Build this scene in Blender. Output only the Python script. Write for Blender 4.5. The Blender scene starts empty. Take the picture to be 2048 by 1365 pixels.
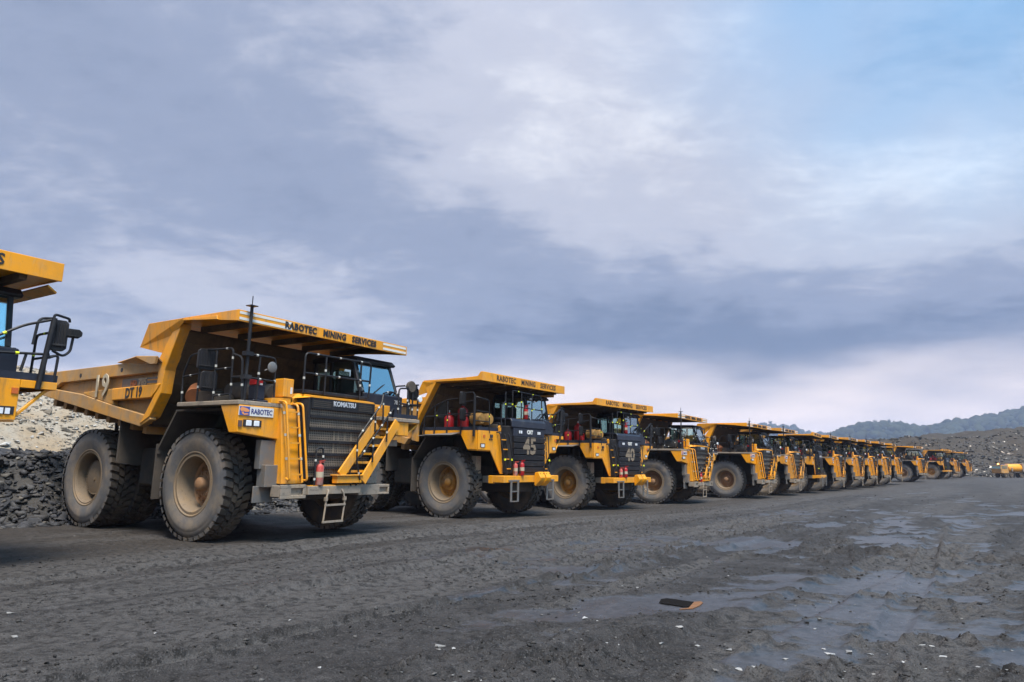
import bpy, bmesh, math, random
import numpy as np
from mathutils import Vector, Matrix

R = math.radians
random.seed(11)
sc = bpy.context.scene
COL = sc.collection

# ------------------------------------------------------------------ camera
cd = bpy.data.cameras.new('camera')
cam = bpy.data.objects.new('camera', cd)
COL.objects.link(cam)
cd.sensor_width = 36.0
cd.lens = 24.0
cd.clip_start = 0.1
cd.clip_end = 9000.0
cam.location = (0, 0, 1.68)
cam.rotation_euler = (R(90 + 10.684), 0, 0)
sc.camera = cam

# ------------------------------------------------------------------ world
SUN_EL, SUN_AZ = 64.0, 163.0      # azimuth clockwise from +Y (camera looks along +Y)
world = bpy.data.worlds.new('World')
sc.world = world
world.use_nodes = True


class NT:
    """small helper to write node trees as expressions"""
    def __init__(s, tree):
        s.t = tree
        s.t.nodes.clear()

    def n(s, typ, ins=None, **props):
        nd = s.t.nodes.new(typ)
        for k, v in props.items():
            setattr(nd, k, v)
        for k, v in (ins or {}).items():
            s.set(nd.inputs[k], v)
        return nd

    def set(s, sock, v):
        if isinstance(v, bpy.types.NodeSocket):
            s.t.links.new(v, sock)
        elif v is not None:
            if isinstance(v, (tuple, list)) and len(v) == 3 and sock.type == 'RGBA':
                v = (*v, 1.0)
            sock.default_value = v

    def m(s, op, a, b=None, c=None, clamp=False):
        nd = s.t.nodes.new('ShaderNodeMath')
        nd.operation = op
        nd.use_clamp = clamp
        for i, v in enumerate((a, b, c)):
            if v is not None:
                s.set(nd.inputs[i], v)
        return nd.outputs[0]

    def mix(s, f, a, b, mode='MIX'):
        nd = s.t.nodes.new('ShaderNodeMix')
        nd.data_type = 'RGBA'
        nd.blend_type = mode
        s.set(nd.inputs[0], f)
        s.set(nd.inputs[6], a)
        s.set(nd.inputs[7], b)
        return nd.outputs[2]

    def noise(s, vec, scale, detail=4.0, rough=0.55, dist=0.0, out=0):
        nd = s.t.nodes.new('ShaderNodeTexNoise')
        s.set(nd.inputs['Vector'], vec)
        s.set(nd.inputs['Scale'], scale)
        s.set(nd.inputs['Detail'], detail)
        s.set(nd.inputs['Roughness'], rough)
        s.set(nd.inputs['Distortion'], dist)
        return nd.outputs[out]

    def step(s, v, lo, hi):
        nd = s.t.nodes.new('ShaderNodeMapRange')
        nd.interpolation_type = 'SMOOTHSTEP'
        s.set(nd.inputs[0], v)
        nd.inputs[1].default_value = lo
        nd.inputs[2].default_value = hi
        return nd.outputs[0]

    def xyz(s, vec):
        nd = s.t.nodes.new('ShaderNodeSeparateXYZ')
        s.set(nd.inputs[0], vec)
        return nd.outputs

    def comb(s, x, y, z):
        nd = s.t.nodes.new('ShaderNodeCombineXYZ')
        for i, v in enumerate((x, y, z)):
            s.set(nd.inputs[i], v)
        return nd.outputs[0]

    def ramp(s, v, stops):
        nd = s.t.nodes.new('ShaderNodeValToRGB')
        s.set(nd.inputs[0], v)
        cr = nd.color_ramp
        cr.interpolation = 'EASE'
        while len(cr.elements) < len(stops):
            cr.elements.new(0.5)
        for e, (p, c) in zip(cr.elements, stops):
            e.position = p
            e.color = (*c, 1)
        return nd.outputs[0]


def build_sky():
    t = NT(world.node_tree)
    tc = t.n('ShaderNodeTexCoord')
    d = tc.outputs['Generated']
    x, y, z = t.xyz(d)
    deg = 57.29578
    az = t.m('MULTIPLY', t.m('ARCTAN2', x, y), deg)
    el = t.m('MULTIPLY', t.m('ARCSINE', z), deg)
    # a cloud sheet seen in perspective
    zz = t.m('ADD', t.m('MAXIMUM', z, 0.0), 0.16)
    pl = t.comb(t.m('DIVIDE', x, zz), t.m('DIVIDE', y, zz), 0.0)
    n1 = t.noise(pl, 0.85, 9.0, 0.60, 0.5)
    n2 = t.noise(pl, 3.1, 9.0, 0.68, 0.3)
    n5 = t.noise(t.comb(t.m('DIVIDE', x, zz), t.m('MULTIPLY', t.m('DIVIDE', y, zz), 2.2), 0.0), 6.5, 5.0, 0.62, 0.6)
    n3 = t.noise(d, 2.2, 3.0, 0.5)
    wv = t.noise(pl, 1.1, 3.0, 0.5, out=1)
    wx, wy, wz = t.xyz(wv)
    az = t.m('ADD', az, t.m('MULTIPLY', t.m('SUBTRACT', wx, 0.5), 16.0))
    el2 = t.m('ADD', el, t.m('MULTIPLY', t.m('SUBTRACT', wy, 0.5), 7.0))

    def blob(a0, e0, sa, se, rot=0.0):
        # rot: the long axis climbs by this many degrees of elevation per degree of azimuth
        da = t.m('SUBTRACT', az, a0)
        de = t.m('SUBTRACT', t.m('SUBTRACT', el2, e0), t.m('MULTIPLY', da, rot))
        q = t.m('ADD', t.m('POWER', t.m('ABSOLUTE', t.m('DIVIDE', da, sa)), 2.0),
                t.m('POWER', t.m('ABSOLUTE', t.m('DIVIDE', de, se)), 2.0))
        return t.m('EXPONENT', t.m('MULTIPLY', q, -1.0))
    v = t.m('ADD', 0.475, t.m('MULTIPLY', t.m('SUBTRACT', n1, 0.5), 0.60))
    v = t.m('ADD', v, t.m('MULTIPLY', t.m('SUBTRACT', n2, 0.5), 0.62))
    v = t.m('ADD', v, t.m('MULTIPLY', t.m('SUBTRACT', n5, 0.5), 0.26))
    for amp, b in ((-0.46, blob(26, 10.6, 30, 3.8, -0.02)),      # long dark bank on the right
                   (-0.22, blob(-6, 18, 22, 5.0, -0.28)),        # its tail climbing to the left
                   (-0.17, blob(-40, 31, 20, 10, -0.15)),         # grey mass on the left
                   (0.22, blob(-20, 13, 13, 3.0, -0.2)),         # pale streak below it
                   (0.17, blob(6, 27, 16, 10, 0.0)),             # bright middle
                   (0.15, blob(12, 33, 16, 10, 0.0)),
                   (0.32, blob(31, 20, 13, 6, 0.0))):
        v = t.m('ADD', v, t.m('MULTIPLY', b, amp))
    col = t.ramp(v, ((0.0, (0.150, 0.200, 0.310)), (0.33, (0.265, 0.315, 0.440)),
                     (0.62, (0.470, 0.500, 0.600)), (1.0, (0.800, 0.815, 0.860))))
    # warm pale air near the horizon
    hz = t.m('MULTIPLY', t.m('SUBTRACT', 1.0, t.step(el2, 2.5, 10.5)),
             t.m('ADD', 0.72, t.m('MULTIPLY', n1, 0.4)), clamp=True)
    col = t.mix(hz, col, (1.240, 1.040, 0.930))
    # open blue where the cloud sheet thins out
    sky = t.n('ShaderNodeTexSky', sky_type='NISHITA')
    sky.sun_disc = False
    sky.sun_elevation = R(SUN_EL)
    sky.sun_rotation = R(SUN_AZ)
    sky.altitude = 200
    sky.air_density = 1.3
    sky.dust_density = 1.0
    gap = t.step(t.m('ADD', t.m('ADD', t.m('MULTIPLY', az, 0.020), t.m('MULTIPLY', el2, 0.020)),
                     t.m('MULTIPLY', t.m('SUBTRACT', n3, 0.5), 1.0)), 0.72, 1.75)
    gap = t.m('MULTIPLY', gap, t.step(el, 13.0, 22.0))
    blue = t.mix(1.0, sky.outputs[0], (0.36, 0.62, 0.66), 'MULTIPLY')
    # an overcast sky grows brighter toward the zenith
    kz = t.m('MULTIPLY', SKYK, t.m('ADD', 1.0, t.m('MULTIPLY', t.step(el, 20.0, 75.0), 0.35)))
    cloud = t.mix(1.0, col, t.comb(kz, kz, kz), 'MULTIPLY')
    fin = t.mix(gap, cloud, blue)
    bg = t.n('ShaderNodeBackground', {'Color': fin, 'Strength': 0.1})
    out = t.n('ShaderNodeOutputWorld')
    t.t.links.new(bg.outputs[0], out.inputs[0])


SKYK = 2.95
HAZE = 0.00022
build_sky()
sun_d = bpy.data.lights.new('sun', 'SUN')
sun_d.energy = 1.5
sun_d.angle = R(20)
sun_d.color = (1.0, 0.93, 0.84)
sun = bpy.data.objects.new('sun', sun_d)
COL.objects.link(sun)
_a, _e = R(SUN_AZ), R(SUN_EL)
_dir = Vector((math.sin(_a) * math.cos(_e), math.cos(_a) * math.cos(_e), math.sin(_e)))
sun.rotation_euler = _dir.to_track_quat('Z', 'Y').to_euler()
vs = sc.view_settings
vs.view_transform = 'Standard'
vs.look = 'None'
vs.exposure = 2.06
vs.gamma = 1.0
vs.use_curve_mapping = False
sc.cycles.max_bounces = 6
sc.cycles.diffuse_bounces = 1
sc.cycles.glossy_bounces = 2
sc.cycles.transparent_max_bounces = 12
sc.cycles.volume_bounces = 0
sc.cycles.use_denoising = True

# ------------------------------------------------------------------ materials
MATS = {}


def coords(t, rnd=True):
    tc = t.n('ShaderNodeTexCoord')
    v = tc.outputs['Object']
    if rnd:
        oi = t.n('ShaderNodeObjectInfo')
        off = t.m('MULTIPLY', oi.outputs['Random'], 37.0)
        va = t.n('ShaderNodeVectorMath', {0: v, 1: t.comb(off, off, off)}, operation='ADD')
        v = va.outputs[0]
    return v


def mk(name, base, rough=0.6, layers=(), bump=None, metallic=0.0, spec=0.5, rnd=True, rvar=0.12, wear=0.0):
    """procedural paint / metal / rubber: base colour, then noise-masked layers (scale, colour, lo, hi, amount)"""
    ma = bpy.data.materials.new(name)
    ma.use_nodes = True
    t = NT(ma.node_tree)
    v = coords(t, rnd)
    col = t.mix(0.0, base, base)
    rg = rough
    nfine = t.noise(v, 7.0, 5.0, 0.65)
    for scale, c, lo, hi, amt, *st_ in layers:
        vv = v
        if st_:                                    # streaks that run down the sheet metal
            vv = t.n('ShaderNodeVectorMath', {0: v, 1: (1.0, 1.0, st_[0])}, operation='MULTIPLY').outputs[0]
        msk = t.m('MULTIPLY', t.step(t.noise(vv, scale, 6.0, 0.62), lo, hi), amt)
        col = t.mix(msk, col, c)
    if wear:                                       # dust film, heavier on some trucks than on others
        wr = t.n('ShaderNodeAttribute', attribute_type='OBJECT', attribute_name='wear').outputs['Fac']
        film = t.m('MULTIPLY', t.step(t.m('ADD', t.noise(v, 1.7, 7.0, 0.68), t.m('MULTIPLY', wr, 0.30)), 0.50, 0.86), wear)
        col = t.mix(film, col, (0.38, 0.27, 0.165))
        sp = t.m('MULTIPLY', t.step(t.m('ADD', t.noise(v, 21.0, 4.0, 0.7), t.m('MULTIPLY', wr, 0.06)), 0.66, 0.72), wear)
        col = t.mix(sp, col, (0.15, 0.105, 0.07))
    rg = t.m('ADD', rough - rvar / 2, t.m('MULTIPLY', nfine, rvar), clamp=True)
    p = t.n('ShaderNodeBsdfPrincipled', {'Base Color': col, 'Roughness': rg, 'Metallic': metallic,
                                         'Specular IOR Level': spec})
    if bump:
        b = t.n('ShaderNodeBump', {'Strength': bump[1], 'Distance': bump[2] if len(bump) > 2 else 0.02,
                                   'Height': t.noise(v, bump[0], 5.0, 0.6)})
        t.t.links.new(b.outputs[0], p.inputs['Normal'])
    o = t.n('ShaderNodeOutputMaterial')
    t.t.links.new(p.outputs[0], o.inputs[0])
    MATS[name] = ma
    return ma


DUST = (0.27, 0.185, 0.115)
MUD = (0.085, 0.062, 0.045)
mk('yellow', (0.88, 0.345, 0.002), 0.46, [(0.9, (0.66, 0.275, 0.010), 0.42, 0.72, 0.7), (5.0, (0.50, 0.24, 0.03), 0.55, 0.80, 0.5),
                                        (7.0, (0.28, 0.15, 0.05), 0.52, 0.74, 0.6, 0.12), (13.0, (0.62, 0.36, 0.12), 0.58, 0.72, 0.5, 0.3),
                                        (24.0, (0.30, 0.17, 0.06), 0.66, 0.76, 0.5)], (30.0, 0.06), wear=0.34)
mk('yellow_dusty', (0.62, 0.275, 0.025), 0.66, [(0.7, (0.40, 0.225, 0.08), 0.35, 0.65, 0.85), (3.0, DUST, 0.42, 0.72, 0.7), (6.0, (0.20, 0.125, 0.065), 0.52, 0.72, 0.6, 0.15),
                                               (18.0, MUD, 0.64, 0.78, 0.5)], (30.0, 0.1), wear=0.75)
mk('shade_brown', (0.115, 0.072, 0.036), 0.8, [(1.5, (0.06, 0.042, 0.026), 0.4, 0.65, 0.8), (7.0, (0.20, 0.12, 0.05), 0.56, 0.74, 0.6), (5.0, (0.035, 0.026, 0.019), 0.5, 0.7, 0.6, 0.2)], (20.0, 0.2))  # mottled brown; its darkness paints in the shade below the canopy
mk('black', (0.014, 0.014, 0.017), 0.5, spec=0.3, layers=[(2.5, (0.06, 0.055, 0.05), 0.5, 0.8, 0.5), (30, DUST, 0.66, 0.78, 0.25), (6.0, (0.075, 0.062, 0.05), 0.52, 0.75, 0.45, 0.15)], bump=(40.0, 0.05))
mk('navy', (0.018, 0.022, 0.036), 0.45, spec=0.35, layers=[(3.0, (0.075, 0.075, 0.08), 0.5, 0.8, 0.5)], bump=(40.0, 0.05))
mk('grey_metal', (0.17, 0.165, 0.16), 0.5, [(4.0, DUST, 0.45, 0.7, 0.6), (20.0, MUD, 0.6, 0.75, 0.5)], (25.0, 0.12), 0.25)
mk('dusty_metal', (0.27, 0.225, 0.18), 0.75, [(2.2, (0.36, 0.27, 0.18), 0.4, 0.7, 0.7), (12.0, MUD, 0.52, 0.72, 0.7)], (22.0, 0.2))
mk('under_dark', (0.05, 0.045, 0.04), 0.85, [(3.0, MUD, 0.4, 0.7, 0.7), (14.0, (0.15, 0.11, 0.08), 0.58, 0.76, 0.5)], (18.0, 0.2))
mk('mudguard', (0.070, 0.056, 0.045), 0.9, [(2.0, (0.105, 0.082, 0.062), 0.4, 0.7, 0.7), (9.0, MUD, 0.55, 0.7, 0.7)], (25.0, 0.3))
mk('sidewall', (0.105, 0.105, 0.112), 0.85, [(1.6, (0.135, 0.125, 0.112), 0.4, 0.7, 0.7), (14.0, (0.07, 0.068, 0.066), 0.55, 0.75, 0.5)], (60.0, 0.25), wear=0.5)
mk('tread', (0.040, 0.036, 0.034), 0.9, [(2.5, (0.10, 0.082, 0.066), 0.45, 0.72, 0.8), (16.0, (0.022, 0.02, 0.019), 0.5, 0.7, 0.6)], (40.0, 0.4), wear=0.25)
mk('rim_dusty', (0.215, 0.160, 0.108), 0.75, [(2.5, (0.27, 0.18, 0.095), 0.4, 0.7, 0.7), (16.0, MUD, 0.56, 0.76, 0.7)], (25.0, 0.2))
mk('rim_orange', (0.50, 0.215, 0.030), 0.65, [(2.0, (0.32, 0.21, 0.11), 0.45, 0.7, 0.75), (14.0, MUD, 0.56, 0.76, 0.7)], (25.0, 0.15))
mk('hub_orange', (0.36, 0.19, 0.09), 0.7, [(3.0, (0.30, 0.20, 0.13), 0.45, 0.7, 0.7), (16.0, MUD, 0.58, 0.76, 0.7)], (25.0, 0.15))
mk('tape', (0.52, 0.51, 0.46), 0.45)
mk('tape_yellow', (0.75, 0.80, 0.02), 0.4)
mk('white', (0.72, 0.70, 0.66), 0.45, [(5.0, (0.45, 0.38, 0.30), 0.55, 0.8, 0.5)])
mk('ink', (0.022, 0.020, 0.022), 0.5)
mk('ink_blue', (0.022, 0.025, 0.16), 0.5)
mk('sign_blue', (0.055, 0.085, 0.33), 0.45)
mk('sign_orange', (0.78, 0.30, 0.11), 0.45)
mk('silver', (0.62, 0.64, 0.66), 0.35, metallic=0.5)
mk('stencil', (0.22, 0.17, 0.12), 0.85, [(12.0, (0.25, 0.19, 0.13), 0.55, 0.75, 0.6)])
mk('plate_tan', (0.47, 0.39, 0.275), 0.7, [(6.0, (0.25, 0.17, 0.09), 0.5, 0.75, 0.6)])
mk('red', (0.36, 0.006, 0.008), 0.45, [(8.0, (0.35, 0.05, 0.03), 0.55, 0.8, 0.4)])
mk('red_dusty', (0.48, 0.045, 0.035), 0.6, [(3.0, (0.38, 0.27, 0.22), 0.42, 0.65, 0.8)])
mk('air_filter', (0.42, 0.22, 0.055), 0.7, [(6.0, (0.20, 0.12, 0.05), 0.45, 0.75, 0.7)], (25.0, 0.15))
mk('exhaust', (0.45, 0.17, 0.07), 0.7, [(3.0, (0.22, 0.10, 0.06), 0.45, 0.7, 0.7)], (25.0, 0.1), 0.2)
mk('lens_white', (0.75, 0.78, 0.82), 0.12, spec=0.8)
mk('lens_orange', (0.55, 0.12, 0.02), 0.25)
mk('lens_dark', (0.12, 0.07, 0.06), 0.3)
mk('mirror_glass', (0.55, 0.58, 0.60), 0.12, metallic=0.9)
mk('rag_green', (0.10, 0.22, 0.17), 0.85, [(9.0, (0.05, 0.10, 0.08), 0.45, 0.7, 0.7)], (9.0, 0.3))
mk('rubber', (0.010, 0.009, 0.009), 0.95, spec=0.04)
mk('rust_orange', (0.16, 0.070, 0.024), 0.7, [(14.0, (0.25, 0.10, 0.03), 0.45, 0.7, 0.7)], (40.0, 0.3))
mk('cloth_yellow', (0.45, 0.42, 0.12), 0.85)


def glass_mat(name, tint, refl=0.25):
    ma = bpy.data.materials.new(name)
    ma.use_nodes = True
    t = NT(ma.node_tree)
    tr = t.n('ShaderNodeBsdfTransparent', {'Color': tint})
    gl = t.n('ShaderNodeBsdfGlossy', {'Color': (0.86, 0.95, 0.95), 'Roughness': 0.06})
    lw = t.n('ShaderNodeLayerWeight', {'Blend': 0.35})
    f = t.m('ADD', t.m('MULTIPLY', lw.outputs['Fresnel'], 0.6), refl, clamp=True)
    mx = t.n('ShaderNodeMixShader', {0: f, 1: tr.outputs[0], 2: gl.outputs[0]})
    o = t.n('ShaderNodeOutputMaterial')
    t.t.links.new(mx.outputs[0], o.inputs[0])
    MATS[name] = ma


glass_mat('glass', (0.60, 0.84, 0.86), 0.5)
glass_mat('glass_dark', (0.62, 0.78, 0.76), 0.12)


def grille_mat():
    ma = bpy.data.materials.new('grille_mesh')
    ma.use_nodes = True
    t = NT(ma.node_tree)
    v = coords(t, False)
    x, y, z = t.xyz(v)
    gy = t.m('LESS_THAN', t.m('FRACT', t.m('MULTIPLY', y, 17.0)), 0.28)
    gz_ = t.m('LESS_THAN', t.m('FRACT', t.m('MULTIPLY', z, 17.0)), 0.28)
    g = t.m('MAXIMUM', gy, gz_)
    n = t.step(t.noise(v, 3.0, 5.0, 0.6), 0.35, 0.7)
    wire = t.mix(n, (0.26, 0.20, 0.145), (0.15, 0.125, 0.10))
    col = t.mix(g, (0.055, 0.042, 0.032), wire)
    p = t.n('ShaderNodeBsdfPrincipled', {'Base Color': col, 'Roughness': 0.8})
    b = t.n('ShaderNodeBump', {'Strength': 0.5, 'Distance': 0.02, 'Height': g})
    t.t.links.new(b.outputs[0], p.inputs['Normal'])
    o = t.n('ShaderNodeOutputMaterial')
    t.t.links.new(p.outputs[0], o.inputs[0])
    MATS['grille_mesh'] = ma


grille_mat()


# ------------------------------------------------------------------ mesh helpers
class MB:
    def __init__(s):
        s.v, s.f, s.mi = [], [], []

    def add(s, vs_, fs, m=0):
        o = len(s.v)
        s.v += [tuple(p) for p in vs_]
        for f in fs:
            s.f.append(tuple(i + o for i in f))
            s.mi.append(m)
        return s

    def box(s, x0, x1, y0, y1, z0, z1, m=0):
        vs_ = [(x, y, z) for x in (x0, x1) for y in (y0, y1) for z in (z0, z1)]
        return s.add(vs_, [(0, 1, 3, 2), (4, 6, 7, 5), (0, 4, 5, 1), (2, 3, 7, 6), (0, 2, 6, 4), (1, 5, 7, 3)], m)

    def bar(s, p, q, w, h, up=(0, 0, 1), m=0):
        """rectangular bar from p to q, w across, h along 'up'"""
        p, q = Vector(p), Vector(q)
        d = (q - p).normalized()
        u = Vector(up)
        a = d.cross(u)
        if a.length < 1e-4:
            a = d.cross(Vector((1, 0, 0)))
        a.normalize()
        b = a.cross(d).normalized()
        a *= w / 2
        b *= h / 2
        vs_ = [p - a - b, p + a - b, p + a + b, p - a + b, q - a - b, q + a - b, q + a + b, q - a + b]
        return s.add(vs_, [(0, 1, 2, 3), (4, 7, 6, 5), (0, 4, 5, 1), (1, 5, 6, 2), (2, 6, 7, 3), (3, 7, 4, 0)], m)

    def tube(s, path, r, n=8, m=0, closed=False):
        P = [Vector(p) for p in path]
        rings = []
        prev = None
        for i, p in enumerate(P):
            if closed:
                d = (P[(i + 1) % len(P)] - P[i - 1]).normalized()
            elif i == 0:
                d = (P[1] - P[0]).normalized()
            elif i == len(P) - 1:
                d = (P[-1] - P[-2]).normalized()
            else:
                d = ((P[i + 1] - p).normalized() + (p - P[i - 1]).normalized())
                d = d.normalized() if d.length > 1e-6 else (P[i + 1] - p).normalized()
            if prev is None:
                a = d.cross(Vector((0, 0, 1)))
                if a.length < 1e-3:
                    a = d.cross(Vector((1, 0, 0)))
                a.normalize()
            else:
                a = (prev - d * prev.dot(d))
                a.normalize()
            prev = a
            b = d.cross(a)
            rr = r[i] if isinstance(r, (list, tuple)) else r
            rings.append([p + a * (rr * math.cos(2 * math.pi * k / n)) + b * (rr * math.sin(2 * math.pi * k / n)) for k in range(n)])
        vs_ = [q for g in rings for q in g]
        fs = []
        L = len(rings)
        for i in range(L if closed else L - 1):
            j = (i + 1) % L
            for k in range(n):
                fs.append((i * n + k, i * n + (k + 1) % n, j * n + (k + 1) % n, j * n + k))
        if not closed:
            fs.append(tuple(range(n - 1, -1, -1)))
            fs.append(tuple((L - 1) * n + k for k in range(n)))
        return s.add(vs_, fs, m)

    def cyl(s, p, q, r, n=16, m=0):
        return s.tube([p, q], r, n, m)

    def lathe(s, prof, c=(0, 0, 0), n=32, m=0, axis='Y'):
        """prof: (distance along the axis, radius[, material]) open profile swept round the axis"""
        vs_, fs, ms = [], [], []
        for pt in prof:
            a, r = pt[0], pt[1]
            for k in range(n):
                t_ = 2 * math.pi * k / n
                u, w = r * math.cos(t_), r * math.sin(t_)
                if axis == 'Y':
                    vs_.append((c[0] + u, c[1] + a, c[2] + w))
                elif axis == 'Z':
                    vs_.append((c[0] + u, c[1] + w, c[2] + a))
                else:
                    vs_.append((c[0] + a, c[1] + u, c[2] + w))
        o = len(s.v)
        s.v += vs_
        for i in range(len(prof) - 1):
            mm = prof[i][2] if len(prof[i]) > 2 else m
            for k in range(n):
                s.f.append((o + i * n + k, o + i * n + (k + 1) % n, o + (i + 1) * n + (k + 1) % n, o + (i + 1) * n + k))
                s.mi.append(mm)
        return s

    def prism(s, poly, ax, a0, a1, m=0, a0b=None, a1b=None):
        """polygon (pairs in the two other axes, in order) extruded along axis ax from a0 to a1"""
        n = len(poly)

        def pt(p, a):
            return {'X': (a, p[0], p[1]), 'Y': (p[0], a, p[1]), 'Z': (p[0], p[1], a)}[ax]
        vs_ = [pt(p, a0) for p in poly] + [pt(p, a1) for p in poly]
        fs = [tuple(range(n - 1, -1, -1)), tuple(range(n, 2 * n))]
        for i in range(n):
            j = (i + 1) % n
            fs.append((i, j, n + j, n + i))
        return s.add(vs_, fs, m)

    def slab(s, quad, th, m=0):
        """planar polygon of 3-D points thickened by th along its normal"""
        q = [Vector(p) for p in quad]
        nr = (q[1] - q[0]).cross(q[2] - q[0]).normalized() * th
        n = len(q)
        vs_ = q + [p - nr for p in q]
        fs = [tuple(range(n)), tuple(range(2 * n - 1, n - 1, -1))]
        for i in range(n):
            j = (i + 1) % n
            fs.append((j, i, n + i, n + j))
        return s.add(vs_, fs, m)

    def build(s, name, mats, parent=None, smooth=None, bevel=0.0, loc=None, rot=None):
        me = s.mesh(name, mats, smooth, bevel)
        return put(name, me, parent, loc, rot)

    def mesh(s, name, mats, smooth=None, bevel=0.0):
        me = bpy.data.meshes.new(name)
        me.from_pydata(s.v, [], s.f)
        if isinstance(mats, str):
            mats = [mats]
        for k in mats:
            me.materials.append(MATS[k])
        if len(mats) > 1:
            me.polygons.foreach_set('material_index', s.mi)
        bm = bmesh.new()
        bm.from_mesh(me)
        bmesh.ops.recalc_face_normals(bm, faces=bm.faces)
        if bevel:
            es = [e for e in bm.edges if len(e.link_faces) == 2 and e.calc_face_angle(0) > R(35)]
            bmesh.ops.bevel(bm, geom=es, offset=bevel, segments=1, affect='EDGES', clamp_overlap=True)
        bm.to_mesh(me)
        bm.free()
        if smooth is not None:
            me.shade_smooth()
            me.set_sharp_from_angle(angle=R(smooth))
        return me


def put(name, me, parent=None, loc=None, rot=None):
    o = bpy.data.objects.new(name, me)
    COL.objects.link(o)
    if parent is not None:
        o.parent = parent
    if loc is not None:
        o.location = loc
    if rot is not None:
        o.rotation_euler = rot
    return o


def thing(name, label, cat, loc=(0, 0, 0), rot=(0, 0, 0), group=None):
    o = put(name, None, None, loc, rot)
    tag(o, label, cat, group)
    return o


def tag(o, label, cat, group=None, kind=None):
    o['label'] = label
    o['category'] = cat
    if group:
        o['group'] = group
    if kind:
        o['kind'] = kind
    return o


def copy_tree(o, parent=None, skip=()):
    c = o.copy()
    COL.objects.link(c)
    c.parent = parent
    for ch in list(o.children):
        if ch.get('_fine') and 'fine' in skip:
            continue
        if ch.get('_id') and 'id' in skip:
            continue
        copy_tree(ch, c, skip)
    return c


def rpath(pts, r=0.1, n=4):
    """round the inner corners of a path"""
    P = [Vector(p) for p in pts]
    out = [P[0]]
    for i in range(1, len(P) - 1):
        a, b, c = P[i - 1], P[i], P[i + 1]
        ra = min(r, (a - b).length * 0.45, (c - b).length * 0.45)
        p0 = b + (a - b).normalized() * ra
        p1 = b + (c - b).normalized() * ra
        for k in range(n + 1):
            t_ = k / n
            out.append(p0 * (1 - t_) ** 2 + b * 2 * t_ * (1 - t_) + p1 * t_ ** 2)
    out.append(P[-1])
    return out


def rail(name, parent, paths, r=0.024, mat='black', tape='tape', every=0.6, rad=0.12):
    """tubular handrail: bent pipes with reflective bands wrapped round them"""
    b = MB()
    for i, p in enumerate(paths):
        b.tube(rpath(p, rad), r, 7, 0)
        if tape:
            for j in range(len(p) - 1):
                a, c = Vector(p[j]), Vector(p[j + 1])
                L = (c - a).length
                k = int(L / every)
                for q in range(k):
                    u = (q + 0.5 + 0.13 * ((i + j) % 3 - 1)) / k
                    if u * L < rad or (1 - u) * L < rad:
                        continue
                    d = (c - a).normalized() * 0.028
                    b.tube([a.lerp(c, u) - d, a.lerp(c, u) + d], r * 1.14, 7, 1)
    return b.build(name, [mat, tape or mat], parent, smooth=40)


_text_cache = {}


def text(name, s, size, mat, parent, M, bold=0.0, th=0.006, sx=1.0, align='CENTER', space=1.0):
    """lettering: letters lie in the local XY plane of M (x right, y up), baseline centred on y=0"""
    cu = bpy.data.curves.new(name, 'FONT')
    cu.body = s
    cu.size = size
    cu.align_x = align
    cu.align_y = 'CENTER'
    cu.extrude = th
    cu.offset = bold
    cu.space_character = space
    cu.resolution_u = 2
    ob = bpy.data.objects.new(name, cu)
    COL.objects.link(ob)
    dg = bpy.context.evaluated_depsgraph_get()
    me = bpy.data.meshes.new_from_object(ob.evaluated_get(dg))
    bpy.data.objects.remove(ob)
    bpy.data.curves.remove(cu)
    me.transform(M @ Matrix.Diagonal((sx, 1, 1, 1)))
    me.materials.clear()
    me.materials.append(MATS[mat])
    me.name = name
    return put(name, me, parent)


def face_x(x, y, z, rake=0.0):
    """frame for lettering on a face that looks along +X: text runs toward +Y, up is +Z"""
    return Matrix.Translation((x, y, z)) @ Matrix(((0, -math.sin(rake), math.cos(rake), 0), (1, 0, 0, 0), (0, math.cos(rake), math.sin(rake), 0), (0, 0, 0, 1)))


def face_ny(x, y, z, tilt=0.0):
    """frame for a face that looks along -Y: text runs toward +X, up is +Z"""
    c, s_ = math.cos(tilt), math.sin(tilt)
    return Matrix.Translation((x, y, z)) @ Matrix(((c, -s_, 0, 0), (0, 0, -1, 0), (s_, c, 0, 0), (0, 0, 0, 1)))


# ------------------------------------------------------------------ wheels
WR = 1.35


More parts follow.
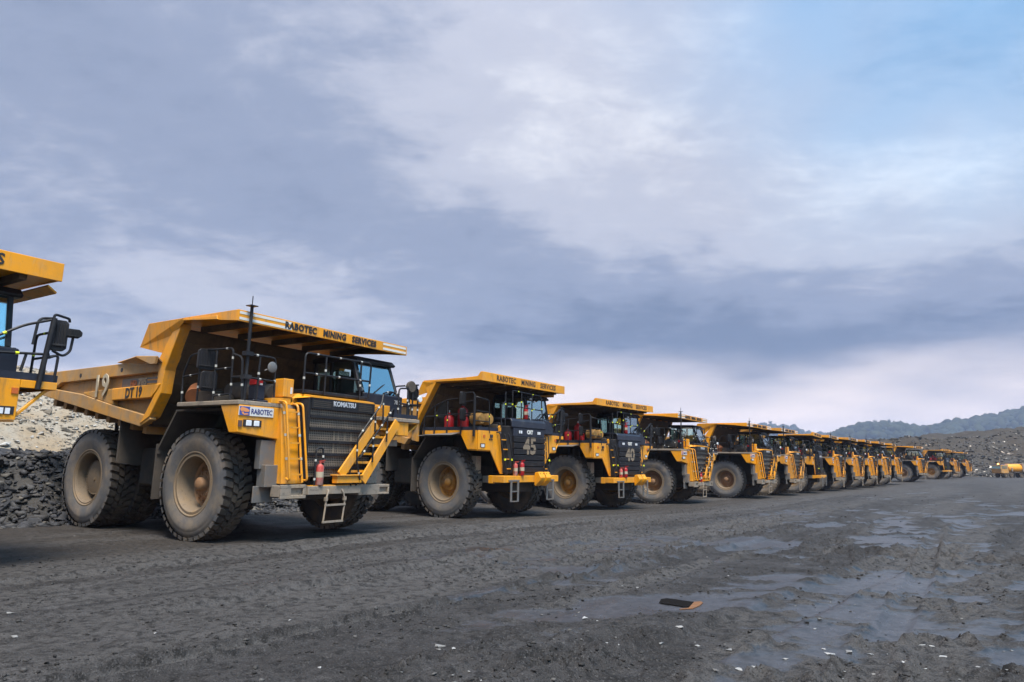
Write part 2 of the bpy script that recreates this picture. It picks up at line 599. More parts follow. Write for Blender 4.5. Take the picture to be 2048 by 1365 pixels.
def tyre_mesh(N=38, wide=0.70, r0=1.17):
    b = MB()
    prof = [(-0.24, 0.74), (-0.31, 0.78), (-0.345, 0.90), (-0.365, 1.02), (-0.36, 1.10), (-0.352, 1.115), (-0.35, 1.13), (-0.338, 1.20), (-0.30, 1.255, 1),
            (-0.2, 1.275, 1), (0, 1.28, 1), (0.2, 1.275, 1), (0.30, 1.255), (0.338, 1.20), (0.35, 1.13), (0.36, 1.10), (0.365, 1.02), (0.345, 0.90), (0.31, 0.78), (0.24, 0.74)]
    b.lathe(prof, n=64)
    for k in range(N):
        for row, (y0, y1, r0_, r1, w, ph, mi) in enumerate(((-0.352, -0.15, r0, 1.335, wide, 0.0, 0), (0.15, 0.352, r0, 1.335, wide, 0.5, 0),
                                                       (-0.130, -0.012, 1.25, 1.35, wide + 0.04, 0.42, 1), (0.012, 0.130, 1.25, 1.35, wide + 0.04, 0.92, 1))):
            r0 = r0_ if row < 2 else 1.25
            t0 = 2 * math.pi * (k + ph) / N
            h = math.pi / N * w
            sk = 0.022 * (1 if y0 + y1 < 0 else -1)       # slanted blocks
            vs_ = []
            for (y, rr, dt) in ((y0, r0, sk), (y1, r0, -sk), (y0, r1, sk), (y1, r1 + 0.012, -sk)):
                if row < 2 and rr == r1 and abs(y) > 0.3:
                    y = y * 0.955
                for sg in (-1, 1):
                    t_ = t0 + dt + sg * h * (1.0 if rr == r0 else 0.9)
                    vs_.append((rr * math.cos(t_), y, rr * math.sin(t_)))
            # order: y0r0-,y0r0+,y1r0-,y1r0+,y0r1-,y0r1+,y1r1-,y1r1+
            out = 0 if row < 2 else 1
            o = len(b.v)
            b.v += vs_
            for f, mm in (((4, 5, 7, 6), 1), ((0, 1, 5, 4), 0 if row == 0 else 1), ((2, 6, 7, 3), 0 if row == 1 else 1), ((0, 4, 6, 2), 1), ((1, 3, 7, 5), 1)):
                b.f.append(tuple(i + o for i in f))
                b.mi.append(mm)
    return b.mesh('tyre', ['sidewall', 'tread'], smooth=28)


TYRE = tyre_mesh()
TYRE_C = tyre_mesh(30, 0.76, 1.20)


def rim_mesh(front, mats):
    b = MB()
    if front:
        b.lathe([(-0.27, 0.79), (-0.315, 0.785), (-0.32, 0.755), (-0.295, 0.725), (-0.30, 0.695), (-0.30, 0.665), (-0.27, 0.64), (-0.05, 0.60), (0.10, 0.575, 1), (0.14, 0.52, 1), (0.14, 0.40, 1), (0.12, 0.36, 1), (0.12, 0.0, 1)], n=40)
        b.lathe([(0.14, 0.60), (0.30, 0.66), (0.27, 0.79)], n=40)
        for k in range(16):
            t_ = 2 * math.pi * k / 16
            c = (0.46 * math.cos(t_), 0.46 * math.sin(t_))
            b.cyl((c[0], 0.145, c[1]), (c[0], 0.09, c[1]), 0.03, 6, 1)
    else:
        b.lathe([(-0.27, 0.79), (-0.315, 0.785), (-0.32, 0.755), (-0.295, 0.725), (-0.30, 0.695), (-0.26, 0.66), (0.18, 0.625), (0.30, 0.66), (0.27, 0.79)], n=40)
        b.lathe([(0.18, 0.625, 1), (0.20, 0.0, 1)], n=24)
    return b.mesh('wheel', mats, smooth=35)


def hub_mesh(front, mat, cap=0.0):
    b = MB()
    if front:
        b.lathe([(0.12, 0.36), (0.07, 0.335), (0.02, 0.30), (0.015, 0.17), (-0.06 - cap, 0.155), (-0.09 - cap, 0.13), (-0.11 - cap, 0.07), (-0.115 - cap, 0.0)], n=28)
        for k in range(10):
            t_ = 2 * math.pi * (k + 0.5) / 10
            c = (0.26 * math.cos(t_), 0.26 * math.sin(t_))
            b.cyl((c[0], 0.03, c[1]), (c[0], -0.015, c[1]), 0.022, 6)
    else:
        b.lathe([(0.20, 0.44), (-0.03, 0.44), (-0.035, 0.48), (-0.065, 0.48), (-0.07, 0.45), (-0.085, 0.42), (-0.085, 0.0)], n=40)
        for k in range(36):
            t_ = 2 * math.pi * k / 36
            c = (0.462 * math.cos(t_), 0.462 * math.sin(t_))
            b.cyl((c[0], -0.05, c[1]), (c[0], -0.10, c[1]), 0.018, 6)
        b.cyl((0.03, -0.08, -0.05), (0.03, -0.11, -0.05), 0.045, 8)
    return b.mesh('hub', mat, smooth=35)


RIM_K = rim_mesh(True, ['rim_dusty', 'hub_orange'])
RIM_C = rim_mesh(True, ['rim_dusty', 'rim_orange'])
RIM_R = rim_mesh(False, ['rim_dusty', 'under_dark'])
HUB_K = hub_mesh(True, 'hub_orange', 0.08)
HUB_C = hub_mesh(True, 'rim_orange')
HUB_R = hub_mesh(False, 'rim_dusty')


def wheels(root, wb, rim, hub, tyre=TYRE, y_f=2.14, y_o=2.14, y_i=1.34):
    for x, ys, rm, hb in ((0.0, (y_f,), rim, hub), (-wb, (y_o, y_i), RIM_R, HUB_R)):
        for sd in (-1, 1):
            for j, y in enumerate(ys):
                w = put('wheel', rm, root, (x, sd * y, WR), (0, random.uniform(0, 6.28), 0 if sd < 0 else math.pi))
                put('tyre', tyre, w)
                if j == 0:
                    put('hub', hb, w)


# ------------------------------------------------------------------ shared pieces
def chassis(root, wb, mat='under_dark'):
    b = MB()
    for sd in (-1, 1):
        b.box(-wb - 1.4, 2.0, sd * 0.72 - 0.16, sd * 0.72 + 0.16, 1.35, 1.95)
    for x in (-wb - 1.3, -wb + 1.2, -1.2, 1.9):
        b.box(x - 0.15, x + 0.15, -0.56, 0.56, 1.45, 1.85)
    b.build('frame', mat, root, bevel=0.02)
    b = MB()
    b.lathe([(-1.75, 0.28), (-0.7, 0.34), (-0.55, 0.6), (0.55, 0.6), (0.7, 0.34), (1.75, 0.28)], (-wb, 0, WR), 20)
    b.build('rear_axle', mat, root, smooth=40)
    b = MB()
    b.box(-0.18, 0.18, -1.7, 1.7, 1.1, 1.5)
    b.bar((0.2, -1.6, 1.05), (0.7, 1.6, 1.05), 0.09, 0.09)
    b.build('front_axle', mat, root, bevel=0.03)
    for sd in (-1, 1):
        b = MB()
        b.cyl((0, sd * 1.42, 1.0), (-0.12, sd * 1.36, 2.2), 0.20, 16)
        b.cyl((-0.12, sd * 1.36, 2.2), (-0.2, sd * 1.32, 3.0), 0.26, 16)
        b.build('suspension_cylinder', mat, root, smooth=40)
        b = MB()
        b.cyl((-wb + 0.4, sd * 0.95, 1.5), (-wb + 1.6, sd * 0.95, 2.4), 0.16, 12)
        b.build('hoist_cylinder', mat, root, smooth=40)
    b = MB()
    b.box(-0.9, 1.95, -0.72, 0.72, 1.0, 1.5)
    b.box(-1.1, 1.85, -0.62, 0.62, 1.5, 3.1)
    b.cyl((-1.6, -0.3, 1.3), (-3.2, 0, 1.35), 0.22, 12)
    b.build('engine', mat, root, bevel=0.04)
    b = MB()                                                       # tank on the far side between the axles
    b.prism([(-3.2, 1.05), (-1.75, 1.0), (-1.65, 1.1), (-1.6, 2.25), (-3.25, 2.25)], 'Y', 1.15, 2.35)
    for (px, pz, pr) in ((-2.25, 1.4, 0.2), (-1.85, 1.45, 0.06), (-1.85, 2.0, 0.06), (-2.7, 1.7, 0.07)):
        b.cyl((px, 2.33, pz), (px, 2.39, pz), pr, 14)
    b.build('fuel_tank', 'dusty_metal', root, bevel=0.05)
    b = MB()                                                       # the same kind of tank face looking forward
    b.box(-1.64, -1.56, 1.2, 2.3, 1.2, 2.3)
    b.build('tank_plate', 'dusty_metal', root, bevel=0.03)
    b = MB()
    b.box(-3.0, -1.8, -2.1, -1.1, 1.2, 2.2)
    b.build('hydraulic_tank', 'under_dark', root, bevel=0.06)


def mirror_box(name, parent, c, w, h, yaw=0.0, back='black'):
    """mirror head: rounded shell whose ribbed back looks forward, glass on the rear side"""
    b = MB()
    d = 0.10
    b.prism([(-w / 2, -h / 2 + 0.05), (-w / 2 + 0.05, -h / 2), (w / 2 - 0.05, -h / 2), (w / 2, -h / 2 + 0.05), (w / 2, h / 2 - 0.05), (w / 2 - 0.05, h / 2), (-w / 2 + 0.05, h / 2), (-w / 2, h / 2 - 0.05)], 'X', -d / 2, d / 2)
    for k in range(5):
        y = -w * 0.34 + k * w * 0.17
        b.box(d / 2, d / 2 + 0.016, y - 0.012, y + 0.012, -h * 0.4, h * 0.38)
    b.box(d / 2, d / 2 + 0.03, -w * 0.45, w * 0.45, -h * 0.36, -h * 0.29)
    m_ = b.build(name, back, parent, bevel=0.008, loc=c, rot=(0, 0, yaw))
    g = MB().box(-d / 2 - 0.006, -d / 2 - 0.002, -w / 2 + 0.04, w / 2 - 0.04, -h / 2 + 0.04, h / 2 - 0.04)
    g.build('mirror_glass', 'mirror_glass', m_)
    return m_


def cab_body(root, x0, x1, xb, y0, y1, z0, zs, z1, low='navy', frame='black'):
    """operator cab: pillars, roof and sill with real window openings, panes, seat and wheel inside.
    x1 top of the windshield, xb its foot, zs the sill height"""
    c = MB()
    p = 0.09
    # sill box with open top
    c.box(x0, xb, y0, y0 + 0.07, z0, zs)
    c.box(x0, xb, y1 - 0.07, y1, z0, zs)
    c.box(x0, x0 + 0.07, y0 + 0.07, y1 - 0.07, z0, zs + 0.1)
    c.box(x0 + 0.07, xb - 0.07, y0 + 0.07, y1 - 0.07, z0, z0 + 0.08)
    c.box(xb - 0.07, xb, y0 + 0.07, y1 - 0.07, z0, zs)
    # pillars
    for y in (y0, y1 - p):
        c.slab([(xb - 0.0, y, zs), (x1, y, z1 - 0.1), (x1 - 0.13, y, z1 - 0.1), (xb - 0.13, y, zs)], -p)
        c.box(x0, x0 + 0.12, y, y + p, zs, z1 - 0.1)
        xm = x0 + (x1 - x0) * 0.42
        c.box(xm - 0.05, xm + 0.05, y + 0.01, y + p - 0.01, zs, z1 - 0.1)
    # roof with a front visor
    c.prism([(x0 - 0.05, z1 - 0.12), (x1 + 0.04, z1 - 0.14), (x1 + 0.10, z1 - 0.10), (x1 - 0.05, z1 + 0.03), (x0 + 0.1, z1 + 0.05), (x0 - 0.05, z1)], 'Y', y0 - 0.03, y1 + 0.03)
    body = c.build('cab', [frame], root, bevel=0.015)
    f = MB()
    f.box(xb + 0.002, xb + 0.06, y0 - 0.02, y1 + 0.02, z0 - 0.02, zs - 0.02)
    f.build('front_panel', low, body, bevel=0.02)
    w = MB()
    w.slab([(xb - 0.03, y0 + p, zs), (xb - 0.03, y1 - p, zs), (x1 - 0.03, y1 - p, z1 - 0.12), (x1 - 0.03, y0 + p, z1 - 0.12)], 0.012)
    w.build('windshield', 'glass', body)
    for y, nm in ((y0 + 0.03, 'side_window'), (y1 - 0.05, 'side_window')):
        xm = x0 + (x1 - x0) * 0.42
        w = MB()
        w.add([(x0 + 0.12, y, zs), (xm - 0.05, y, zs), (xm - 0.05, y, z1 - 0.12), (x0 + 0.12, y, z1 - 0.12)], [(0, 1, 2, 3)])
        w.add([(xm + 0.05, y, zs), (xb - 0.13, y, zs), (x1 - 0.13, y, z1 - 0.12), (xm + 0.05, y, z1 - 0.12)], [(0, 1, 2, 3)])
        w.build(nm, 'glass_dark', body)
    w = MB()
    w.box(x0 + 0.02, x0 + 0.03, y0 + 0.15, y1 - 0.15, zs + 0.12, z1 - 0.2)
    w.build('rear_window', 'glass', body)
    s = MB()
    ym = (y0 + y1) / 2 + 0.1
    s.box(x0 + 0.45, x0 + 1.0, ym - 0.28, ym + 0.28, z0 + 0.35, z0 + 0.52)
    s.box(x0 + 0.35, x0 + 0.5, ym - 0.27, ym + 0.27, z0 + 0.5, z0 + 1.2)
    s.build('seat', 'black', body, bevel=0.04)
    s = MB()
    s.box(xb - 0.42, xb - 0.1, y0 + 0.12, y1 - 0.12, zs - 0.12, zs + 0.06)
    s.cyl((xb - 0.5, ym, zs - 0.1), (xb - 0.58, ym, zs + 0.14), 0.03, 8)
    ring = [(xb - 0.58 + 0.06 * math.cos(a), ym + 0.22 * math.sin(a), zs + 0.15 + 0.2 * math.cos(a) * 0.55) for a in [2 * math.pi * k / 18 for k in range(18)]]
    s.tube(ring, 0.02, 6, 0, True)
    s.build('dashboard', 'black', body, smooth=35)
    s = MB()
    s.tube([(xb + 0.05, y0 + 0.35, zs - 0.03), (xb - 0.02 + (x1 - xb) * 0.25, y0 + 0.95, zs + (z1 - zs) * 0.3)], 0.014, 6)
    s.tube([(xb + 0.05, y0 + 0.75, zs - 0.03), (xb + 0.0 + (x1 - xb) * 0.1, y0 + 1.3, zs + (z1 - zs) * 0.12)], 0.014, 6)
    s.build('wiper', 'black', body)
    return body


def ladder(name, root, p0, p1, width, rungs, mat, r=0.03, axis=(0, 1, 0), rung_mat=None, top_hook=None, tape=None):
    """two rails from the foot p0 to the head p1 plus rungs, each a part"""
    a = Vector(axis) * width / 2
    b = MB()
    for sg in (-1, 1):
        path = [Vector(p0) + a * sg, Vector(p1) + a * sg]
        if top_hook is not None:
            path.append(Vector(p1) + a * sg + Vector(top_hook))
        b.tube(rpath(path, 0.1), r, 8, 0)
        if tape:
            for u in (0.3, 0.6, 0.88):
                d = (Vector(p1) - Vector(p0)).normalized() * 0.03
                q = path[0].lerp(path[1], u)
                b.tube([q - d, q + d], r * 1.2, 8, 1)
    lad = b.build(name, [mat, tape or mat], root, smooth=40)
    me = None
    for k in range(rungs):
        u = (k + 0.5) / rungs
        c = Vector(p0).lerp(Vector(p1), u)
        if me is None:
            me = MB().bar(-a, a, 0.05, 0.035).mesh('rung', rung_mat or mat)
        put('rung', me, lad, c)
    return lad


def hand_lamp(name, root, p, r=0.05, mat='lens_white'):
    b = MB()
    b.lathe([(-0.06, r * 0.6), (0.0, r), (0.02, r), (0.03, r * 0.85), (0.03, 0.0)], p, 12, axis='X')
    return b.build(name, mat, root, smooth=35)


# ------------------------------------------------------------------ the white-badged truck type
def dump_body_k(root, dusty='yellow_dusty'):
    b = MB()
    # floor and front wall
    b.slab([(-7.45, -2.62, 3.80), (-1.80, -2.62, 2.86), (-1.80, 2.62, 2.86), (-7.45, 2.62, 3.80)], 0.13)
    b.slab([(-1.80, -2.62, 2.86), (-0.60, -2.62, 5.18), (-0.60, 2.62, 5.18), (-1.80, 2.62, 2.86)], 0.13)
    body = b.build('dump_body', 'shade_brown', root, bevel=0.01)
    for sd in (-1, 1):
        Y = lambda v: sd * v
        s = MB()
        s.prism([(-7.70, 4.30), (-0.96, 4.30), (-1.05, 3.90), (-1.40, 3.15), (-1.86, 2.76), (-7.38, 3.74)], 'Y', Y(2.62), Y(2.70))
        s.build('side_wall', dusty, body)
        s = MB()
        s.prism([(-7.80, 4.36), (-1.02, 4.43), (-1.04, 4.11), (-6.30, 4.03), (-6.70, 3.86), (-7.42, 3.70)], 'Y', Y(2.702), Y(2.84))
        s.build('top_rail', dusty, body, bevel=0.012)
        for hx, hz in ((-5.21, 4.19), (-3.06, 4.235)):
            MB().cyl((hx, Y(2.835), hz), (hx, Y(2.846), hz), 0.06, 14).build('lifting_hole', 'ink', body)
        s = MB()
        s.prism([(-7.40, 3.702), (-6.62, 3.852), (-4.95, 3.64), (-3.30, 3.30), (-1.46, 2.965), (-1.40, 2.90), (-1.86, 2.72)], 'Y', Y(2.702), Y(2.86))
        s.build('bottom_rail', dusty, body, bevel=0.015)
        s = MB()
        s.prism([(-4.97, 3.70), (-3.34, 3.75), (-3.285, 3.302), (-4.92, 3.646)], 'Y', Y(2.702), Y(2.83))
        s.build('gusset', dusty, body, bevel=0.012)
        s = MB()
        s.prism([(-3.332, 3.74), (-1.06, 3.79), (-1.20, 3.62), (-1.43, 3.44), (-3.30, 3.42)], 'Y', Y(2.702), Y(2.90))
        s.build('side_beam', 'yellow', body, bevel=0.02)
        s = MB()      # front post of the side wall
        s.prism([(-1.86, 2.78), (-1.44, 2.97), (-1.05, 3.55), (-0.98, 4.13), (-0.52, 5.10), (-0.50, 5.29), (-0.80, 5.29), (-0.84, 5.06), (-1.28, 4.45), (-1.27, 3.60), (-1.62, 3.10)], 'Y', Y(2.58), Y(2.88))
        s.build('front_post', 'yellow', body, bevel=0.012)
        s = MB()      # flared spill plate half way up
        s.slab([(-3.30, Y(2.86), 4.44), (-2.05, Y(3.06), 4.50), (-1.08, Y(3.06), 4.44), (-1.12, Y(2.86), 4.30), (-2.30, Y(2.86), 4.30)][::sd], 0.03)
        s.prism([(-2.05, 4.505), (-1.06, 4.445), (-1.10, 4.27), (-1.30, 4.27)], 'Y', Y(3.03), Y(3.09))
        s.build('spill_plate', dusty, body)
        s = MB()      # wing of the canopy hanging beside the front wall
        s.slab([(-1.78, Y(2.94), 5.375), (-2.22, Y(2.86), 4.80), (-1.30, Y(2.80), 4.60), (-0.85, Y(2.82), 5.02), (-0.30, Y(2.90), 5.30), (-0.28, Y(2.94), 5.385)][::sd], 0.03)
        s.build('canopy_wing', 'yellow', body)
    rib = MB().box(-0.09, 0.09, -2.55, 2.55, -0.11, 0.11).mesh('floor_rib', dusty)
    for k in range(9):
        u = k / 8
        put('floor_rib', rib, body, (-7.15 + 5.0 * u, 0, 3.50 - 0.83 * u), (0, R(9.5), 0))
    # canopy
    c = MB()
    c.box(-1.80, 1.80, -2.90, 2.90, 5.30, 5.375)
    can = c.build('canopy', 'yellow', body)
    c = MB().box(1.802, 1.86, -2.94, 2.94, 5.125, 5.39)
    fas = c.build('canopy_fascia', 'yellow', body, bevel=0.006)
    for sd in (-1, 1):
        s = MB()
        s.prism([(1.80, 5.13), (1.80, 5.388), (-0.28, 5.388), (-0.30, 5.33), (1.15, 5.20)], 'Y', sd * 2.902, sd * 2.945)
        s.prism([(1.15, 5.21), (1.12, 5.30), (-0.25, 5.34), (-0.28, 5.31)], 'Y', sd * 2.95, sd * 2.99)
        s.build('canopy_side', 'yellow', body, bevel=0.005)
    mr = MB().box(-1.15, 1.15, -0.06, 0.06, -0.07, 0.07).mesh('canopy_rib', 'shade_brown')
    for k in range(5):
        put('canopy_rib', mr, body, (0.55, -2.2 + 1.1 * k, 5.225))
    mr = MB().box(-0.06, 0.06, -2.6, 2.6, -0.10, 0.10).mesh('wall_rib', 'shade_brown')
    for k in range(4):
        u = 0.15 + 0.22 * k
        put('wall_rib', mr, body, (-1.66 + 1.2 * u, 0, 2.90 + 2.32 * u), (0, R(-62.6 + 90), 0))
    mr = MB().box(1.862, 1.866, 0, 1.0, 0, 0.062).mesh('fascia_stripe', 'white')
    for y0, ln in ((-2.90, 1.50), (1.90, 0.99)):
        for z in (5.295, 5.16):
            o = put('fascia_stripe', mr, body, (0, y0, z))
            o.scale = (1, ln, 1)
    return body


def k_truck(label, number):
    root = thing('haul_truck', label, 'haul truck')
    wheels(root, 4.95, RIM_K, HUB_K)
    chassis(root, 4.95)
    body = dump_body_k(root)
    # numbers and badges on the dump body
    o = text('number_plate', '19', 0.86, 'plate_tan', body, face_ny(-3.97, -2.87, 3.815, R(2)), bold=0.012, th=0.012, sx=0.86, space=1.12)
    o['_id'] = 1
    o = text('lettering', 'DT 19', 0.36, 'ink', body, face_ny(-2.25, -2.904, 3.59, R(2)), bold=0.012, sx=0.82)
    o['_id'] = 1
    b = MB().box(-3.20, -1.50, -2.717, -2.702, 3.775, 4.0)
    o = b.build('badge', 'grey_metal', body)
    for zz in (3.83, 3.93):
        MB().box(-1.98, -1.54, -2.726, -2.719, zz - 0.014, zz + 0.014).build('badge_stripe', 'yellow', o)
    text('lettering', '785', 0.26, 'plate_tan', o, face_ny(-2.20, -2.726, 3.885, R(1)), bold=0.008)
    text('lettering', 'HD', 0.2, 'exhaust', o, face_ny(-2.62, -2.726, 3.87, R(1)), bold=0.008)
    text('lettering', 'RABOTEC   MINING   SERVICES', 0.225, 'ink', body, face_x(1.868, 0.0, 5.255), bold=0.010, sx=0.93, space=1.12)['_txt'] = 1
    for sd in (-1, 1):
        b = MB()
        b.bar((-5.1, sd * 1.74, 3.2), (-5.0, sd * 1.74, 1.95), 0.09, 0.07, (1, 0, 0))
        b.box(-5.12, -4.9, sd * 1.74 - 0.09, sd * 1.74 + 0.09, 1.75, 1.98)
        b.build('rock_ejector', 'under_dark', root)
    # mud guards
    for sd in (-1, 1):
        b = MB().prism([(sd * 2.72, 2.90), (sd * 1.45, 2.70), (sd * 1.45, 1.62), (sd * 2.72, 1.80)], 'X', -3.06, -3.00)
        b.build('rear_mudguard', 'mudguard', root)
    for sd in (-1, 1):
        b = MB()
        lo, hi = sorted((sd * 2.58, sd * 1.35))
        b.box(-1.50, -1.44, lo, hi, 0.93, 2.16)
        b.slab([(-1.46, lo, 2.16), (-0.78, lo, 3.14), (-0.78, hi, 3.14), (-1.46, hi, 2.16)], 0.05)
        b.box(-1.50, -1.40, lo + 0.0, lo + 0.09, 2.05, 2.3)
        b.build('front_mudguard', 'mudguard', root)
        b = MB()
        b.box(-0.80, 1.30, lo, hi, 3.10, 3.15)
        b.build('wheel_arch', 'under_dark', root)
    # deck
    b = MB()
    b.box(-0.40, 2.00, -2.82, -1.20, 3.20, 3.30)
    b.box(-0.40, 1.6, -1.198, 1.2, 3.12, 3.2)
    deck = b.build('deck', 'dusty_metal', root, bevel=0.012)
    b = MB()
    b.box(-0.40, 2.50, 1.25, 2.92, 3.08, 3.18)
    b.build('deck', 'dusty_metal', root, bevel=0.012)
    # front fenders with head lights
    for sd in (-1, 1):
        b = MB()
        if sd < 0:
            b.slab([(2.00, -2.80, 2.58), (2.00, -1.62, 2.45), (2.00, -1.62, 3.195), (2.00, -2.80, 3.195)], 0.08)
            b.slab([(1.32, -2.80, 3.195), (1.70, -2.80, 2.58), (1.92, -2.80, 2.58), (1.92, -2.80, 3.195)], 0.06)
            b.slab([(1.70, -2.80, 2.57), (1.70, -1.62, 2.44), (1.99, -1.62, 2.44), (1.99, -2.80, 2.57)], 0.03)
        else:
            b.box(2.05, 2.45, 1.98, 2.50, 2.70, 3.08)
            b.slab([(2.02, 2.5, 2.72), (2.35, 2.5, 2.72), (2.44, 2.90, 3.07), (1.6, 2.90, 3.07)], 0.05)
            b.prism([(1.95, 2.78), (2.90, 3.07), (2.90, 3.0), (2.45, 2.6), (1.95, 2.6)], 'X', 1.85, 1.93)
        b.build('front_fender', 'yellow', root, bevel=0.008)
    b = MB().box(2.001, 2.014, -2.66, -2.17, 2.71, 2.865)
    hs = b.build('headlight_recess', 'ink', root)
    for y in (-2.52, -2.31):
        MB().box(2.014, 2.035, y - 0.075, y + 0.075, 2.725, 2.85).build('headlight', 'lens_white', hs, bevel=0.01)
    MB().box(2.001, 2.03, -2.79, -2.70, 2.70, 2.84).build('turn_signal', 'lens_dark', root)
    # company sign
    b = MB().box(2.001, 2.02, -2.80, -1.86, 2.955, 3.165)
    sg = b.build('company_sign', 'white', root)
    MB().box(2.0205, 2.024, -2.79, -2.52, 2.96, 3.16).build('emblem', 'sign_blue', sg)
    b = MB()
    for poly in ([(-2.785, 3.09), (-2.74, 3.15), (-2.60, 3.12), (-2.53, 3.08), (-2.55, 3.045), (-2.64, 3.035), (-2.70, 3.06), (-2.74, 3.04)],
                 [(-2.74, 3.03), (-2.69, 3.045), (-2.67, 3.0), (-2.58, 3.01), (-2.54, 2.985), (-2.66, 2.965), (-2.71, 2.985)]):
        b.prism(poly, 'X', 2.0245, 2.027)
    b.build('emblem_mark', 'sign_orange', sg)
    text('lettering', 'RABOTEC', 0.165, 'ink_blue', sg, face_x(2.0225, -2.19, 3.055), bold=0.003, th=0.003, sx=0.80)
    # ladder panel and yellow ladder
    b = MB()
    b.slab([(2.28, -1.68, 1.42), (2.28, -1.06, 1.42), (2.08, -1.22, 3.20), (2.08, -1.70, 3.20)], 0.06)
    b.slab([(2.26, -1.68, 1.42), (2.06, -1.68, 3.20), (1.8, -1.68, 3.2), (1.9, -1.68, 1.42)], 0.04)
    b.build('ladder_panel', 'yellow', root, bevel=0.006)
    ladder('ladder', root, (2.38, -1.37, 1.45), (2.18, -1.50, 3.30), 0.42, 5, 'yellow', 0.028, top_hook=(-0.22, 0, 0.03), tape='tape')
    b = MB()
    b.tube(rpath([(2.34, -1.62, 1.55), (2.48, -1.62, 1.50), (2.30, -1.74, 3.34), (2.06, -1.76, 3.36)], 0.1), 0.026, 8)
    b.tube(rpath([(2.36, -1.10, 1.5), (2.48, -1.10, 1.5), (2.30, -1.24, 3.32), (2.06, -1.25, 3.34)], 0.1), 0.026, 8)
    b.build('ladder_handle', 'yellow', root, smooth=40)
    # radiator grille
    b = MB()
    b.box(2.20, 2.33, -1.04, 1.12, 1.58, 3.46)
    gr = b.build('grille', 'grille_mesh', root)
    MB().box(2.12, 2.37, 1.12, 1.18, 1.55, 3.50).build('grille_frame', 'black', gr, bevel=0.008)
    b = MB()
    b.box(2.12, 2.37, -1.12, -1.04, 1.55, 3.50)
    b.slab([(2.36, -1.12, 1.55), (2.36, -1.12, 3.50), (2.08, -1.24, 3.46), (2.12, -1.22, 1.55)], 0.05)
    b.build('grille_frame', 'black', gr, bevel=0.008)
    b = MB().box(2.331, 2.385, -1.04, 1.12, 3.225, 3.50)
    bp = b.build('badge_panel', 'black', gr, bevel=0.006)
    for y0, y1 in ((-0.98, -0.42), (0.55, 1.05)):
        for k in range(4):
            MB().box(2.386, 2.394, y0, y1, 3.275 + k * 0.045, 3.295 + k * 0.045).build('vent_slat', 'under_dark', bp)
    text('lettering', 'KOMATSU', 0.17, 'silver', bp, face_x(2.390, 0.05, 3.39), bold=0.007, sx=0.98)
    gb = MB().box(2.325, 2.38, -1.035, 1.115, -0.035, 0.035).mesh('grille_bar', 'black')
    for z in (3.045, 2.745, 2.435, 2.12, 1.80):
        put('grille_bar', gb, gr, (0, 0, z))
    b = MB()        # worn stencilled number across bars and mesh
    for y0, y1, z0, z1 in ((-0.21, -0.04, 2.712, 2.778), (-0.21, -0.04, 2.402, 2.468), (-0.21, -0.04, 2.087, 2.153), (0.20, 0.42, 2.712, 2.778), (0.12, 0.44, 2.402, 2.468), (0.20, 0.42, 2.087, 2.153)):
        b.box(2.3755, 2.379, y0, y1, z0, z1)
    for y0, y1, z0, z1 in ((-0.23, -0.17, 2.16, 2.71), (-0.08, -0.03, 2.48, 2.70), (-0.06, -0.03, 2.16, 2.39), (0.15, 0.20, 2.48, 2.69), (0.36, 0.43, 2.17, 2.70)):
        b.box(2.331, 2.333, y0, y1, z0, z1)
    o = b.build('stencil_number', 'stencil', gr)
    o['_id'] = 1
    # hood
    b = MB()
    b.prism([(-1.36, 3.30), (-1.20, 3.585), (-1.12, 3.60), (1.10, 3.60), (1.2, 3.55), (1.2, 3.30)], 'X', 0.2, 2.02)
    b.add([(2.02, -1.20, 3.585), (2.02, -1.12, 3.60), (2.02, 1.10, 3.60), (2.38, 1.10, 3.545), (2.40, -1.10, 3.545), (2.40, -1.10, 3.50), (2.38, 1.17, 3.50), (2.02, 1.17, 3.50), (2.02, -1.36, 3.46), (2.02, -1.30, 3.3)],
          [(0, 1, 4), (1, 2, 3, 4), (4, 3, 6, 5), (2, 7, 6, 3), (0, 4, 5, 8)])
    b.prism([(-1.37, 3.47), (-1.94, 3.42), (-1.94, 3.302), (-1.37, 3.302)], 'X', 1.45, 2.0)
    b.build('hood', 'yellow', root, bevel=0.0)
    b = MB()
    b.box(1.35, 2.18, -1.16, 1.08, 3.601, 3.70)
    b.build('hood_deck', 'black', root, bevel=0.02)
    b = MB()
    b.box(1.62, 2.02, -1.62, -1.32, 3.47, 3.92)
    e = b.build('electrical_box', 'yellow', root, bevel=0.015)
    MB().box(2.021, 2.025, -1.42, -1.36, 3.56, 3.72).build('warning_label', 'white', e)
    # hood rail
    rail('handrail', root, [[(2.22, -1.20, 3.60), (2.22, -1.20, 4.60), (2.22, 1.10, 4.62), (2.22, 1.06, 3.66)], [(2.22, -1.20, 4.10), (2.22, 1.08, 4.12)],
                            [(2.22, -0.52, 3.60), (2.22, -0.52, 4.60)], [(2.22, 0.72, 3.60), (2.22, 0.72, 4.61)]], 0.026)
    # right deck rails, mirrors and mast
    rail('handrail', root, [[(-0.28, -2.78, 3.28), (-0.32, -2.78, 4.0), (-0.08, -2.78, 4.46), (0.40, -2.78, 4.5)], [(-0.33, -2.78, 3.93), (0.34, -2.78, 3.98)],
                            [(0.34, -2.78, 3.27), (0.34, -2.78, 4.5)], [(0.97, -2.78, 3.27), (0.97, -2.78, 4.53)], [(0.40, -2.78, 4.56), (0.97, -2.78, 4.53), (1.58, -2.78, 4.52), (1.62, -2.78, 3.28)],
                            [(0.97, -2.78, 4.05), (1.6, -2.78, 4.06)], [(1.0, -2.78, 3.42), (1.6, -2.78, 3.45)]], 0.024)
    mirror_box('mirror', root, (0.56, -2.78, 4.31), 0.40, 0.50, R(-12))
